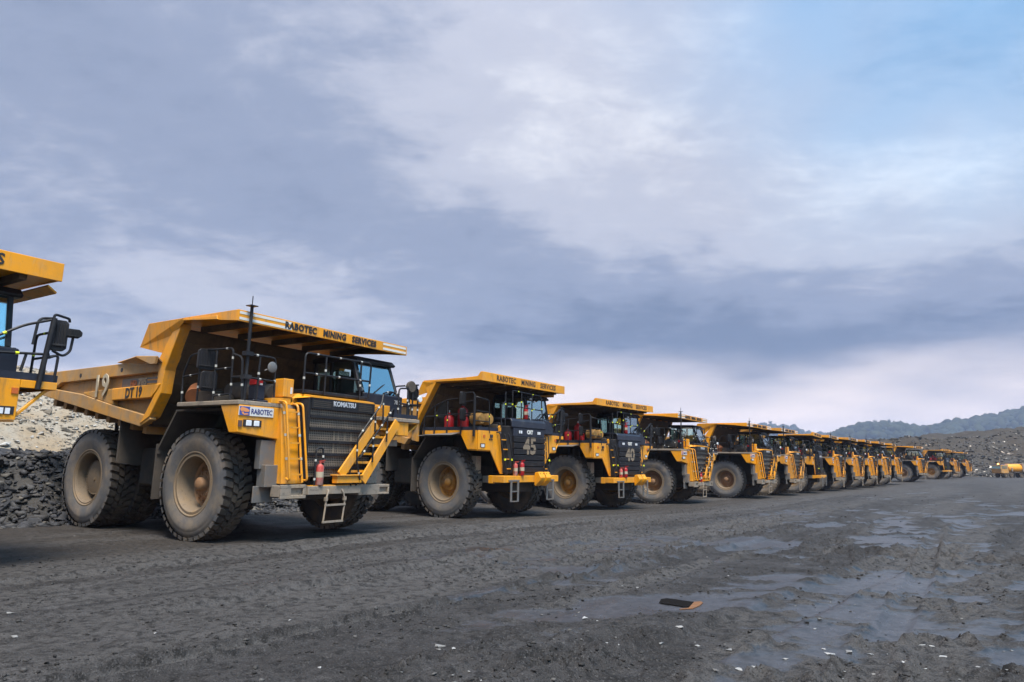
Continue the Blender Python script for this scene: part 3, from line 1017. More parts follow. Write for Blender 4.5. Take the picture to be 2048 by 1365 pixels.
    mirror_box('mirror', root, (0.70, -2.76, 3.78), 0.38, 0.48, R(-12))
    rail('handrail', root, [[(1.94, -2.70, 4.38), (1.94, -1.86, 4.38), (1.94, -1.82, 3.28)], [(1.94, -2.70, 3.84), (1.94, -1.84, 3.82)], [(1.94, -2.32, 3.28), (1.94, -2.30, 4.36)],
                            [(1.94, -2.70, 3.28), (1.94, -2.78, 4.28), (1.62, -2.78, 4.38)], [(1.94, -2.72, 3.84), (1.62, -2.78, 3.84)]], 0.026)
    b = MB()
    b.tube([(1.96, -2.66, 3.26), (1.96, -2.66, 5.50)], 0.038, 10)
    for z in (3.84, 4.38):
        b.box(1.88, 2.04, -2.76, -2.56, z - 0.05, z + 0.05)
    b.box(1.86, 2.06, -2.76, -2.56, 5.50, 5.52)
    b.tube([(1.96, -2.66, 5.5), (1.96, -2.66, 5.75)], 0.012, 6)
    b.build('antenna_mast', 'black', root, smooth=35)
    b = MB()
    b.tube([(1.92, -2.14, 4.05), (1.92, -1.98, 4.13)], 0.015, 6)
    b.lathe([(-0.05, 0.06), (0.0, 0.12), (0.03, 0.135), (0.04, 0.12), (0.04, 0.0)], (1.93, -1.95, 4.15), 16, axis='X')
    b.build('flood_lamp', 'grey_metal', root, smooth=35)
    b = MB()
    b.box(1.55, 1.9, -2.36, -1.94, 3.30, 3.36)
    b.box(1.60, 1.86, -2.30, -2.02, 3.36, 3.70)
    g = b.build('battery_box', 'navy', root, bevel=0.02)
    g = MB().box(1.62, 1.87, -2.31, -2.10, 3.70, 3.84).build('equipment_cover', 'red', root, bevel=0.015)
    MB().box(1.871, 1.875, -2.2, -2.12, 3.705, 3.745).build('label_plate', 'white', g)
    # engine-side clutter on the right deck
    b = MB()
    for k in range(2):
        b.lathe([(-0.45, 0.0), (-0.45, 0.2), (-0.4, 0.24), (0.4, 0.24), (0.45, 0.2), (0.45, 0.0)], (0.9, -1.95 + 0.58 * k, 3.60), 20, axis='X')
    b.cyl((0.9, -1.95, 3.8), (0.9, -1.37, 3.8), 0.14, 14)
    b.build('air_cleaner', 'under_dark', root, smooth=40)
    b = MB()
    b.tube([(-0.75, -1.8, 3.3), (-0.70, -2.0, 3.70), (-0.45, -2.25, 3.62), (-0.25, -2.45, 3.45)], 0.24, 16)
    b.build('exhaust_pipe', 'exhaust', root, smooth=50)
    b = MB()
    b.box(-0.2, 0.35, -2.45, -2.0, 3.30, 3.62)
    b.box(0.45, 0.85, -2.6, -2.1, 3.30, 3.5)
    b.build('valve_box', 'mudguard', root, bevel=0.03)
    b = MB()
    b.box(1.75, 1.95, -2.08, -1.50, 1.75, 2.42)
    b.box(1.80, 2.10, -2.02, -1.46, 1.34, 1.85)
    b.box(1.86, 1.90, -2.16, -1.60, 0.98, 1.36)
    b.build('splash_plate', 'grey_metal', root, bevel=0.01)
    # bumper
    b = MB()
    b.box(2.05, 2.36, -1.80, -1.05, 1.12, 1.38)
    b.box(2.05, 2.36, 0.68, 1.86, 1.10, 1.36)
    b.box(2.05, 2.50, -1.05, 0.68, 1.16, 1.36)
    b.box(2.36, 2.42, -1.80, -1.05, 1.32, 1.40)
    b.box(2.36, 2.42, -1.80, -1.05, 1.08, 1.16)
    b.box(2.36, 2.42, -1.80, -1.50, 1.16, 1.32)
    b.box(2.36, 2.42, -1.14, -1.052, 1.16, 1.32)
    b.box(2.36, 2.42, 0.682, 1.48, 1.10, 1.36)
    b.box(2.36, 2.42, 1.48, 1.86, 1.29, 1.36)
    b.box(2.36, 2.42, 1.48, 1.86, 1.10, 1.15)
    b.box(2.36, 2.42, 1.80, 1.86, 1.15, 1.29)
    bu = b.build('bumper', 'dusty_metal', root, bevel=0.008)
    MB().box(2.10, 2.49, -0.98, 0.62, 1.361, 1.375).build('step_plate', 'yellow', bu)
    b = MB()
    b.box(1.95, 2.05, 1.35, 1.75, 1.36, 2.25)
    b.box(1.80, 2.04, 1.55, 1.85, 1.7, 1.95)
    b.build('tow_bracket', 'dusty_metal', root, bevel=0.02)
    # hinged hanging ladder
    b = MB()
    for y in (-0.52, 0.10):
        b.tube(rpath([(2.42, y + 0.08 * (1 if y < 0 else -1), 1.30), (2.53, y + 0.08 * (1 if y < 0 else -1), 1.25), (2.54, y, 1.05), (2.54, y, 0.92), (2.54, y - 0.05, 0.5)], 0.05), 0.022, 7)
        b.box(2.50, 2.57, y - 0.035, y + 0.035, 1.0, 1.09)
    hl = b.build('folding_ladder', 'dusty_metal', root, smooth=40)
    for y, z in ((0, 0.9), (-0.05, 0.5)):
        MB().bar((2.54, y - 0.54, z), (2.54, y + 0.12, z), 0.05, 0.045).build('rung', 'dusty_metal', hl)
    # staircase to the cab
    st = MB()
    st.box(2.36, 2.56, -0.20, 0.64, 1.42, 1.60)
    st.box(2.30, 2.60, -0.24, 0.66, 1.60, 1.63)
    stair = st.build('staircase', 'yellow', root, bevel=0.01)
    for (ya, za), (yb, zb) in (((-0.10, 1.62), (1.06, 2.99)), ((0.68, 1.46), (1.92, 3.06))):
        d = Vector((0, yb - ya, zb - za)).normalized()
        nrm = Vector((0, -d.z, d.y)) * 0.125
        p, q = Vector((2.52, ya, za)), Vector((2.52, yb, zb))
        s = MB()
        s.slab([p - nrm, p + nrm, q + nrm, q - nrm], 0.05)
        so = s.build('stringer', 'yellow', stair, bevel=0.006)
        h = MB()
        for k in range(5):
            c = p.lerp(q, 0.1 + 0.19 * k)
            h.lathe([(0.0, 0.05), (0.003, 0.05), (0.003, 0.0)], (2.522, c.y, c.z), 12, axis='X')
        h.build('stringer_hole', 'ink', so)
    tm = MB().box(-0.14, 0.14, 0, 0.78, -0.03, 0.03).mesh('tread', 'yellow')
    for k in range(6):
        u = (k + 0.5) / 6
        put('tread', tm, stair, (2.36, -0.10 + 1.16 * u + 0.02, 1.60 + 1.36 * u))
    MB().box(2.05, 2.18, 1.182, 1.98, 2.70, 3.52).build('side_panel', 'yellow', root, bevel=0.01)
    lv = MB().box(2.181, 2.20, 1.28, 1.72, -0.011, 0.011).mesh('louver', 'yellow')
    for k in range(7):
        put('louver', lv, root, (0, 0, 3.20 + 0.042 * k))
    b = MB()
    b.box(1.7, 2.1, 1.2, 2.45, 2.40, 2.58)
    b.bar((2.0, 2.3, 2.6), (1.6, 1.4, 1.5), 0.07, 0.07)
    b.build('stair_support', 'dusty_metal', root, bevel=0.01)
    rail('handrail', root, [[(2.58, 0.55, 1.50), (2.58, 0.40, 1.95), (2.58, 0.38, 2.55), (2.58, 1.22, 3.52), (2.5, 1.34, 3.82), (2.4, 1.75, 3.9), (2.3, 2.2, 3.86)],
                            [(2.60, 0.48, 2.05), (2.60, 1.70, 3.46), (2.5, 1.75, 3.2)], [(2.60, 0.95, 1.95), (2.60, 0.95, 2.62)], [(2.60, 1.45, 2.5), (2.60, 1.45, 3.2)], [(2.58, 1.0, 2.75), (2.58, 1.0, 3.28)],
                            [(2.58, 1.3, 3.0), (2.5, 1.34, 3.82)]], 0.024, every=0.42)
    rail('handrail', root, [[(2.46, -0.86, 1.36), (2.46, -0.86, 2.26), (2.46, -0.64, 2.28), (2.50, -0.64, 1.62), (2.50, -0.72, 1.36)], [(2.50, 0.32, 1.34), (2.50, 0.26, 1.65), (2.50, 0.24, 2.26), (2.44, 0.40, 2.3)],
                            [(2.52, 0.50, 1.36), (2.52, 0.42, 1.6), (2.50, 0.26, 1.62)]], 0.024, every=0.3, rad=0.08)
    # cab side platform rails and mirrors
    rail('handrail', root, [[(2.45, 2.02, 3.1), (2.45, 2.02, 4.02), (2.45, 2.86, 4.1), (2.45, 2.86, 3.1)], [(2.45, 2.02, 3.6), (2.45, 2.86, 3.6)], [(2.45, 2.4, 3.1), (2.45, 2.4, 4.06)], [(2.45, 2.62, 3.1), (2.45, 2.62, 4.08)],
                            [(2.45, 2.86, 4.2), (1.5, 2.88, 4.2), (1.5, 2.88, 3.15)], [(2.45, 2.86, 3.6), (1.5, 2.88, 3.6)], [(2.1, 2.88, 3.15), (2.1, 2.88, 4.2)], [(2.40, 2.5, 3.15), (2.40, 2.5, 4.1), (2.1, 2.88, 4.3)]], 0.024, tape='tape', every=0.7)
    mirror_box('mirror', root, (2.30, 2.84, 3.98), 0.30, 0.46, R(14))
    b = MB()
    b.lathe([(-0.10, 0.0), (-0.10, 0.10), (-0.05, 0.15), (0.02, 0.17), (0.06, 0.16), (0.06, 0.0)], (2.42, 2.55, 4.12), 14, axis='X')
    b.build('round_mirror', 'mudguard', root, smooth=40)
    hand_lamp('work_lamp', root, (2.52, 2.86, 3.78), 0.09, 'lens_white')
    MB().box(2.451, 2.47, 1.62, 2.86, 3.19, 3.30).build('kick_plate', 'navy', root)
    # cab
    cab = cab_body(root, -0.15, 1.52, 1.90, 1.17, 2.72, 3.28, 3.86, 4.88)
    text('lettering', '785', 0.16, 'silver', cab, face_x(1.968, 2.50, 3.66), bold=0.003)
    MB().box(1.48, 1.50, 1.30, 1.62, 4.05, 4.45).build('window_rag', 'rag_green', cab)
    b = MB()
    b.box(-0.3, 1.85, 1.2, 2.75, 3.18, 3.28)
    b.build('cab_base', 'yellow', root, bevel=0.02)
    return root


# ------------------------------------------------------------------ the black-nosed truck type
def c_truck(label, number):
    root = thing('haul_truck', label, 'haul truck')
    wheels(root, 4.57, RIM_C, HUB_C, TYRE_C)
    chassis(root, 4.57)
    b = MB()
    b.slab([(-7.0, -2.62, 3.85), (-1.70, -2.62, 2.86), (-1.70, 2.62, 2.86), (-7.0, 2.62, 3.85)], 0.13)
    b.slab([(-1.70, -2.62, 2.86), (-0.25, -2.62, 5.05), (-0.25, 2.62, 5.05), (-1.70, 2.62, 2.86)], 0.13)
    body = b.build('dump_body', 'shade_brown', root, bevel=0.01)
    for sd in (-1, 1):
        Y = lambda v: sd * v
        s = MB()
        s.prism([(-7.2, 4.40), (-0.70, 4.50), (-1.0, 3.90), (-1.70, 2.76), (-7.0, 3.78)], 'Y', Y(2.62), Y(2.70))
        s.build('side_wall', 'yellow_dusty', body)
        s = MB()
        s.prism([(-7.25, 4.46), (-0.72, 4.56), (-0.80, 4.30), (-7.2, 4.20)], 'Y', Y(2.702), Y(2.86))
        s.build('top_rail', 'yellow', body, bevel=0.012)
        s = MB()
        s.prism([(-7.0, 3.76), (-7.0, 3.95), (-1.5, 2.98), (-1.70, 2.74)], 'Y', Y(2.702), Y(2.86))
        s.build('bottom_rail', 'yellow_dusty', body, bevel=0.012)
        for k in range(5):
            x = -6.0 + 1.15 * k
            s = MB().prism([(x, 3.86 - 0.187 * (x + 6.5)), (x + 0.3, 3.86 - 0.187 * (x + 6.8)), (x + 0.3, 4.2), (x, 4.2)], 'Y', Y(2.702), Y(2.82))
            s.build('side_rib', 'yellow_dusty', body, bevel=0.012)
        s = MB()      # front post and wing under the canopy
        s.prism([(-0.82, 5.14), (-0.18, 5.10), (-0.22, 5.02), (-0.95, 3.86), (-1.25, 3.3), (-1.45, 3.3), (-1.10, 3.95), (-0.62, 4.70)], 'Y', Y(2.58), Y(2.88))
        s.build('front_post', 'yellow', body, bevel=0.012)
        s = MB()
        s.slab([(-0.82, Y(2.92), 5.165), (-1.15, Y(2.90), 4.60), (-0.55, Y(2.80), 4.76), (-0.20, Y(2.85), 5.10)][::sd], 0.03)
        s.build('canopy_wing', 'yellow', body)
        s = MB()      # side lip that turns up toward the fascia
        s.prism([(2.03, 5.09), (2.03, 5.395), (1.98, 5.395), (1.86, 5.24), (1.25, 5.215), (-0.82, 5.20), (-0.84, 5.13), (1.20, 5.11)], 'Y', Y(2.842), Y(2.88))
        s.build('canopy_side', 'yellow', body, bevel=0.005)
    MB().slab([(1.55, 2.86, 5.05), (-0.8, 2.86, 5.05), (-0.8, 3.08, 4.97), (1.40, 3.08, 4.97)], 0.035).build('canopy_flange', 'yellow', body)
    c = MB()
    c.box(-0.84, 2.02, -2.84, 2.84, 5.12, 5.19)
    c.build('canopy', 'yellow', body)
    MB().box(2.032, 2.085, -2.87, 2.87, 5.07, 5.40).build('canopy_fascia', 'yellow', body, bevel=0.006)
    mr = MB().box(-1.25, 1.25, -0.06, 0.06, -0.06, 0.06).mesh('canopy_rib', 'shade_brown')
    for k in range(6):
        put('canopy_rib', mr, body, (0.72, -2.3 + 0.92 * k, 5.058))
    mr = MB().box(-0.06, 0.06, -2.6, 2.6, -0.10, 0.10).mesh('wall_rib', 'shade_brown')
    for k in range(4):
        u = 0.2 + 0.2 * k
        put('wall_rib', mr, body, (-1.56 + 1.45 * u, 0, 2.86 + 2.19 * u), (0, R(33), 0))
    text('lettering', 'RABOTEC    MINING    SERVICES', 0.275, 'ink', body, face_x(2.088, 0.05, 5.235), bold=0.006, sx=0.94, space=1.12)['_txt'] = 1
    mr = MB().box(-0.09, 0.09, -2.55, 2.55, -0.11, 0.11).mesh('floor_rib', 'yellow_dusty')
    for k in range(7):
        u = k / 6
        put('floor_rib', mr, body, (-6.7 + 4.6 * u, 0, 3.53 - 0.86 * u), (0, R(10.5), 0))
    # mud guards
    for sd in (-1, 1):
        lo, hi = sorted((sd * 2.58, sd * 1.35))
        b = MB()
        b.box(-1.56, -1.50, lo, hi, 0.95, 2.25)
        b.slab([(-1.50, lo, 2.25), (-0.86, lo, 3.1), (-0.86, hi, 3.1), (-1.50, hi, 2.25)], 0.05)
        b.build('front_mudguard', 'mudguard', root)
        b = MB()
        if sd < 0:
            b.slab([(-0.95, -2.92, 3.08), (-0.5, -2.95, 3.12), (0.75, -2.92, 3.12), (1.05, -2.82, 3.20), (1.05, -1.4, 3.20), (-0.95, -1.4, 3.12)], 0.03)
        else:
            b.box(-0.9, 1.05, 1.4, 2.9, 3.08, 3.12)
        b.build('wheel_arch', 'grey_metal', root)
        lo, hi = sorted((sd * 2.70, sd * 1.45))
        MB().box(-2.86, -2.80, lo, hi, 1.7, 2.8).build('rear_mudguard', 'mudguard', root)
    # decks: black kick plate over a yellow skirt
    for sd in (-1, 1):
        E_ = 2.79 if sd < 0 else 3.07          # the cab side deck reaches farther out than its fender
        lo, hi = sorted((sd * (E_ - 0.01), sd * 1.30))
        b = MB().box(-0.80, 1.85, lo, hi, 3.20, 3.27)
        b.build('deck', 'dusty_metal', root)
        o_ = sd * E_
        lo, hi = sorted((o_, sd * (E_ + 0.03)))
        b = MB()
        b.box(-0.82, 1.87, lo, hi, 3.275, 3.40)
        b.box(1.86, 1.89, min(sd * 1.52, o_), max(sd * 1.52, o_), 3.275, 3.40)
        b.build('kick_plate', 'navy', root)
        b = MB()
        if sd < 0:
            b.prism([(-0.82, 3.27), (-0.82, 3.135), (1.08, 3.135), (1.42, 2.585), (1.85, 2.575), (1.85, 3.27)], 'Y', lo, hi)
        else:
            b.prism([(-0.82, 3.27), (-0.82, 3.135), (1.85, 3.135), (1.85, 3.27)], 'Y', lo, hi)
            b.box(1.852, 1.895, 2.525, E_ + 0.03, 3.135, 3.27)
            b.prism([(0.9, 3.13), (1.42, 2.585), (1.85, 2.575), (1.85, 3.13)], 'Y', 2.49, 2.52)
            b.bar((1.84, 2.50, 2.62), (1.80, 2.98, 3.14), 0.05, 0.05)
        F_ = 2.79 if sd < 0 else 2.52
        b.prism([(sd * F_, 3.27), (sd * F_, 2.575), (sd * 2.06, 2.56), (sd * 1.40, 1.70), (sd * 1.22, 1.70), (sd * 1.50, 3.27)], 'X', 1.852, 1.895)
        b.slab([(1.42, sd * F_, 2.575), (1.42, sd * 2.06, 2.56), (1.86, sd * 2.06, 2.555), (1.86, sd * F_, 2.57)][::sd], 0.03)
        fe = b.build('front_fender', 'yellow', root, bevel=0.006)
        yc = sd * (2.52 if sd < 0 else 2.34)
        hr = MB().box(1.896, 1.902, yc - 0.14, yc + 0.14, 2.66, 2.80).build('headlight_recess', 'ink', fe)
        for dy in (-0.06, 0.04):
            MB().box(1.903, 1.92, yc + dy - 0.035, yc + dy + 0.035, 2.67, 2.77).build('headlight', 'lens_white', hr)
        MB().box(1.896, 1.915, sd * 2.45 - 0.05, sd * 2.45 + 0.05, 3.02, 3.12).build('turn_signal', 'lens_orange', fe)
        b = MB()
        b.prism([(sd * 1.52 - 0.07, 3.28), (sd * 1.52 + 0.07, 3.28), (sd * 1.52 + 0.07, 3.44), (sd * 1.52 + 0.03, 3.50), (sd * 1.52 - 0.03, 3.50), (sd * 1.52 - 0.07, 3.44)], 'X', 1.86, 1.93)
        b.build('lifting_eye', 'yellow', root, bevel=0.01)
        # access ladder beside the nose
        ladder('ladder', root, (2.18, sd * 1.25, 1.72), (1.98, sd * 1.42, 3.15), 0.30, 4, 'black', 0.02, rung_mat='yellow', top_hook=(-0.05, -0.02 * sd, 0.06))
        b = MB()
        b.tube(rpath([(2.16, sd * 1.48, 1.68), (2.26, sd * 1.46, 1.7), (2.04, sd * 1.68, 3.22), (1.9, sd * 1.7, 3.24)], 0.08), 0.022, 7, 0)
        b.tube(rpath([(2.22, sd * 1.02, 1.70), (2.32, sd * 1.02, 1.72), (2.10, sd * 1.18, 3.2), (1.95, sd * 1.2, 3.22)], 0.08), 0.022, 7, 0)
        for yy0, yy1 in ((1.53, 1.61), (1.08, 1.14)):
            b.tube([(2.20, sd * yy0, 2.2), (2.185, sd * yy0 * 1.004, 2.27)], 0.036, 7, 1)
        b.build('ladder_handle', ['black', 'tape_yellow'], root, smooth=40)
        # hanging step ladder
        b = MB()
        y0 = sd * 1.22
        for yy in (-0.22, 0.22):
            b.box(2.425, 2.455, y0 + yy - 0.055, y0 + yy + 0.055, 0.70, 1.46)
        b.box(2.425, 2.46, y0 - 0.38, y0 + 0.30, 1.44, 1.50)
        hl = b.build('hanging_ladder', 'grey_metal', root, bevel=0.005)
        for z in (0.72, 1.08):
            MB().box(2.41, 2.46, y0 - 0.17, y0 + 0.17, z - 0.02, z + 0.02).build('rung', 'grey_metal', hl)
    # deck clutter: bolts and switch box on the right fender
    b = MB()
    b.box(1.896, 1.95, -2.10, -1.98, 3.02, 3.14)
    b.lathe([(0, 0.035), (0.02, 0.035), (0.02, 0)], (1.896, -2.12, 2.96), 10, axis='X')
    b.lathe([(0, 0.035), (0.02, 0.035), (0.02, 0)], (1.896, -1.98, 2.96), 10, axis='X')
    b.build('switch_box', 'navy', root)
    # nose: black shell, light panel, slatted grille
    b = MB()
    b.box(1.30, 2.18, -1.10, 1.10, 1.72, 3.74)
    b.slab([(2.20, -1.10, 1.72), (2.20, -1.10, 3.50), (1.75, -1.42, 3.50), (1.85, -1.30, 1.72)], 0.05)
    b.slab([(2.20, 1.10, 3.50), (2.20, 1.10, 1.72), (1.85, 1.30, 1.72), (1.75, 1.42, 3.50)], 0.05)
    b.box(1.2, 1.80, -1.42, 1.42, 3.3, 3.62)
    nose = b.build('nose', 'black', root, bevel=0.02)
    b = MB().prism([(2.18, 3.44), (2.26, 3.46), (2.24, 3.70), (2.16, 3.80), (1.3, 3.84), (1.3, 3.74), (2.17, 3.74)], 'Y', -1.20, 1.16)
    b.build('nose_cap', 'navy', nose, bevel=0.02)
    pn = MB().box(2.182, 2.235, -1.08, 1.08, 3.12, 3.45).build('light_panel', 'navy', nose, bevel=0.01)
    for y in (-0.62, 0.66):
        MB().box(2.236, 2.24, y - 0.16, y + 0.16, 3.22, 3.36).build('light_recess', 'ink', pn)
        for dy in (-0.07, 0.05):
            MB().box(2.241, 2.262, y + dy - 0.04, y + dy + 0.04, 3.235, 3.345).build('headlight', 'lens_white', pn, bevel=0.008)
    text('lettering', 'CAT', 0.20, 'white', pn, face_x(2.243, 0.02, 3.30), bold=0.012)
    sl = MB().prism([(2.18, 0.0), (2.265, 0.03), (2.275, 0.20), (2.235, 0.222), (2.18, 0.222)], 'Y', -1.075, 1.075).mesh('grille_slat', 'black')
    for k in range(6):
        put('grille_slat', sl, nose, (0, 0, 1.745 + 0.228 * k))
    if number:
        # stencilled number, broken at each slat
        me = text('stencil_number', number, 0.88, 'stencil', nose, face_x(2.2715, 0.0, 2.74), bold=0.03, th=0.002, sx=1.02)
        me['_id'] = 1
    MB().box(2.0, 2.2, -0.55, 0.75, 1.68, 1.715).build('step_plate', 'grey_metal', root)
    # bumper
    b = MB()
    b.box(1.92, 2.42, -1.88, 1.88, 1.40, 1.645)
    b.box(1.70, 1.92, -1.88, -1.74, 1.36, 1.645)
    b.box(1.70, 1.92, 1.74, 1.88, 1.36, 1.645)
    b.build('bumper', 'yellow', root, bevel=0.012)
    for y in (-1.6, 0.8):
        MB().box(1.2, 1.9, y, y + 0.8, 1.36, 1.62).build('bumper_bracket', 'dusty_metal', root, bevel=0.02)
    MB().box(1.0, 1.25, -2.05, -1.75, 1.7, 2.35).build('strut_guard', 'dusty_metal', root, bevel=0.02)
    b = MB().box(2.02, 2.16, -0.62, -0.40, 1.646, 1.86)
    b.build('tow_block', 'yellow', root, bevel=0.012)
    # rails
    ty = 'tape_yellow'
    rail('handrail', root, [[(2.14, -1.05, 4.86), (2.14, 0.95, 4.80), (2.14, 1.06, 3.78)], [(2.14, -1.05, 3.8), (2.14, -1.05, 4.86)], [(2.14, -0.45, 3.8), (2.14, -0.45, 4.85)], [(2.14, 0.28, 3.8), (2.14, 0.28, 4.83)],
                            [(2.14, -1.5, 4.28), (2.14, 1.04, 4.22)], [(2.14, -1.5, 3.5), (2.14, -1.5, 4.78)], [(2.12, -1.72, 3.4), (2.12, -1.72, 4.25), (2.14, -1.5, 4.40)]], 0.024, tape=ty, every=1.0)
    for sd in (-1,):
        rail('handrail', root, [[(-0.75, sd * 2.84, 3.2), (-0.70, sd * 2.84, 3.86), (-0.24, sd * 2.84, 4.2), (0.43, sd * 2.84, 4.42), (0.90, sd * 2.84, 4.44)], [(-0.68, sd * 2.84, 3.80), (1.7, sd * 2.84, 3.9)],
                                [(-0.2, sd * 2.84, 3.2), (-0.2, sd * 2.84, 4.2)], [(0.43, sd * 2.84, 3.2), (0.43, sd * 2.84, 4.42)], [(1.10, sd * 2.84, 3.2), (1.10, sd * 2.84, 4.1)],
                                [(1.75, sd * 2.84, 4.50), (1.90, sd * 2.75, 4.45), (1.90, sd * 2.20, 4.40), (1.90, sd * 2.14, 3.2)], [(1.75, sd * 2.84, 3.98), (1.90, sd * 2.2, 3.95)], [(1.75, sd * 2.84, 3.62), (1.90, sd * 2.2, 3.60)],
                                [(1.15, sd * 2.84, 4.62), (1.70, sd * 2.84, 4.66), (1.74, sd * 2.84, 4.2)], [(1.2, sd * 2.86, 4.30), (1.74, sd * 2.84, 4.35)], [(1.2, sd * 2.86, 3.75), (1.74, sd * 2.84, 3.85)]], 0.022, tape=ty, every=1.1)
        b = MB()
        b.tube([(1.74, sd * 2.86, 3.05), (1.74, sd * 2.86, 4.55)], 0.05, 10)
        b.build('mirror_post', 'black', root, smooth=40)
        for c, w, h in (((1.22, sd * 2.92, 4.42), 0.36, 0.52), ((1.24, sd * 2.92, 3.84), 0.34, 0.46)):
            m_ = mirror_box('mirror', root, c, w, h, R(12))
        bk = MB().box(-0.02, 0.02, -0.035, 0.035, -0.11, 0.06).mesh('rail_bracket', 'ink')
        for x in (-0.72, -0.2, 0.43, 1.10):
            put('rail_bracket', bk, root, (x, -2.84, 3.24))
    # the cab side: platform rail with a mirror frame at the corner
    rail('handrail', root, [[(1.90, 1.9, 3.4), (1.90, 1.9, 3.85), (1.90, 2.45, 4.22), (1.90, 2.90, 4.40)], [(1.90, 1.9, 3.68), (1.90, 2.90, 3.76)], [(1.88, 2.50, 3.42), (1.88, 2.55, 3.72)], [(1.90, 2.62, 3.9), (1.90, 2.66, 4.38), (1.88, 2.9, 4.42)],
                            [(1.88, 3.04, 3.3), (1.88, 3.06, 3.78), (1.88, 2.90, 3.70)], [(1.86, 3.04, 4.22), (0.9, 3.06, 4.22), (0.85, 3.06, 3.2)], [(1.86, 3.04, 3.76), (0.9, 3.06, 3.76)], [(1.4, 3.06, 3.25), (1.4, 3.06, 4.22)],
                            [(1.88, 2.90, 4.42), (1.88, 2.92, 4.50), (1.88, 3.16, 4.46), (1.86, 3.18, 4.40)], [(1.88, 2.95, 3.84), (1.86, 3.14, 3.76), (1.86, 3.25, 3.86), (1.86, 3.27, 4.12)], [(1.86, 1.72, 3.5), (1.86, 1.75, 3.88), (1.86, 1.9, 3.9)]], 0.024, tape=ty, every=0.55)
    b = MB()
    b.tube([(1.92, 2.78, 3.12), (1.92, 2.90, 4.42)], 0.045, 10)
    b.build('mirror_post', 'black', root, smooth=40)
    mirror_box('mirror', root, (1.84, 3.03, 4.13), 0.28, 0.56, R(-10))
    mirror_box('mirror', root, (1.88, 3.26, 4.20), 0.27, 0.16, R(-14))
    # black box in front of the cab
    b = MB()
    b.prism([(1.12, 3.28), (2.05, 3.28), (2.12, 3.55), (1.75, 3.84), (1.12, 3.90)], 'X', 1.55, 2.02)
    b.build('cab_front_box', 'navy', root, bevel=0.03)
    cab = cab_body(root, -0.35, 1.42, 1.62, 0.90, 2.50, 3.27, 3.84, 4.90)
    MB().box(-0.4, 1.6, 0.90, 2.50, 3.278, 3.30).build('cab_base', 'black', root)
    for y, z in ((1.05, 4.72), (1.3, 4.62)):
        hand_lamp('cab_lamp', cab, (1.56, y, z), 0.05)
    # right deck equipment
    for k, (y, x) in enumerate(((-2.36, 1.50), (-1.93, 1.55), (-1.66, 1.15))):
        b = MB()
        b.lathe([(-0.25, 0.0), (-0.25, 0.17), (-0.22, 0.215), (-0.15, 0.20), (-0.11, 0.215), (0.16, 0.215), (0.22, 0.18), (0.23, 0.0)], (x, y, 3.72), 20, axis='X')
        b.build('air_cleaner', 'air_filter', root, smooth=40)
    b = MB()
    b.tube([(-0.95, -1.55, 3.1), (-0.85, -1.8, 3.5), (-0.55, -2.1, 3.85), (-0.6, -1.9, 4.3), (-0.9, -1.5, 4.75)], [0.26, 0.27, 0.24, 0.22, 0.2], 16)
    for p in ((-0.85, -1.8, 3.5), (-0.55, -2.1, 3.85)):
        b.lathe([(-0.05, 0.30), (0.05, 0.30)], p, 16, axis='X')
    b.build('exhaust_pipe', 'mudguard', root, smooth=50)
    for (x, y, z0, z1, r) in ((0.10, -2.35, 3.28, 3.90, 0.19), (0.35, -1.85, 3.45, 4.22, 0.20), (0.95, -2.40, 3.28, 3.80, 0.13), (0.75, -2.3, 3.28, 3.98, 0.11)):
        b = MB()
        b.lathe([(0, 0.0), (0, r * 0.9), (0.05, r), (z1 - z0 - 0.12, r), (z1 - z0 - 0.03, r * 0.6), (z1 - z0, r * 0.3), (z1 - z0 + 0.07, r * 0.25), (z1 - z0 + 0.07, 0)], (x, y, z0), 18, axis='Z')
        tk = b.build('suppression_tank', 'red', root, smooth=40)
        MB().tube([(x, y, z1 + 0.06), (x, y, z1 + 0.16)], 0.022, 6).build('valve', 'silver', tk)
    b = MB()
    b.box(1.15, 1.75, -1.5, -1.0, 3.28, 3.55)
    b.box(-0.4, 0.6, -1.5, -0.9, 3.3, 3.7)
    b.build('valve_box', 'under_dark', root, bevel=0.03)
    return root


# ------------------------------------------------------------------ loose gear on the trucks
def extinguisher(label, parent_pose, p, h=0.55, r=0.085, mat='red', group='fire extinguishers on the trucks'):
    e = thing('fire_extinguisher', label, 'fire extinguisher', group=group)
    e.matrix_world = parent_pose @ Matrix.Translation(p)
    b = MB()
    b.lathe([(0, 0.0), (0, r * 0.9), (0.02, r), (h * 0.70, r), (h * 0.78, r * 0.8), (h * 0.82, r * 0.35), (h * 0.86, r * 0.33), (h * 0.86, 0)], n=16, axis='Z')
    b.build('cylinder', mat, e, smooth=40)
    b = MB()
    b.lathe([(h * 0.30, r * 1.02), (h * 0.52, r * 1.02)], n=16, axis='Z')
    b.build('paper_label', 'plate_tan', e, smooth=40)
    b = MB()
    b.cyl((0, 0, h * 0.84), (0, 0, h * 0.92), r * 0.3, 8)
    b.bar((-0.03, 0, h * 0.93), (0.14, 0.02, h * 0.97), 0.03, 0.02)
    b.bar((-0.03, 0, h * 0.90), (0.12, 0.02, h * 0.90), 0.03, 0.02)
    b.build('valve', mat, e)
    b = MB()
    b.tube(rpath([(0, -0.03, h * 0.9), (0.02, -r * 1.5, h * 0.8), (0.02, -r * 1.6, h * 0.45), (0.03, -r * 1.2, h * 0.15)], 0.08), 0.014, 6)
    b.build('hose', 'ink', e, smooth=40)
    return e


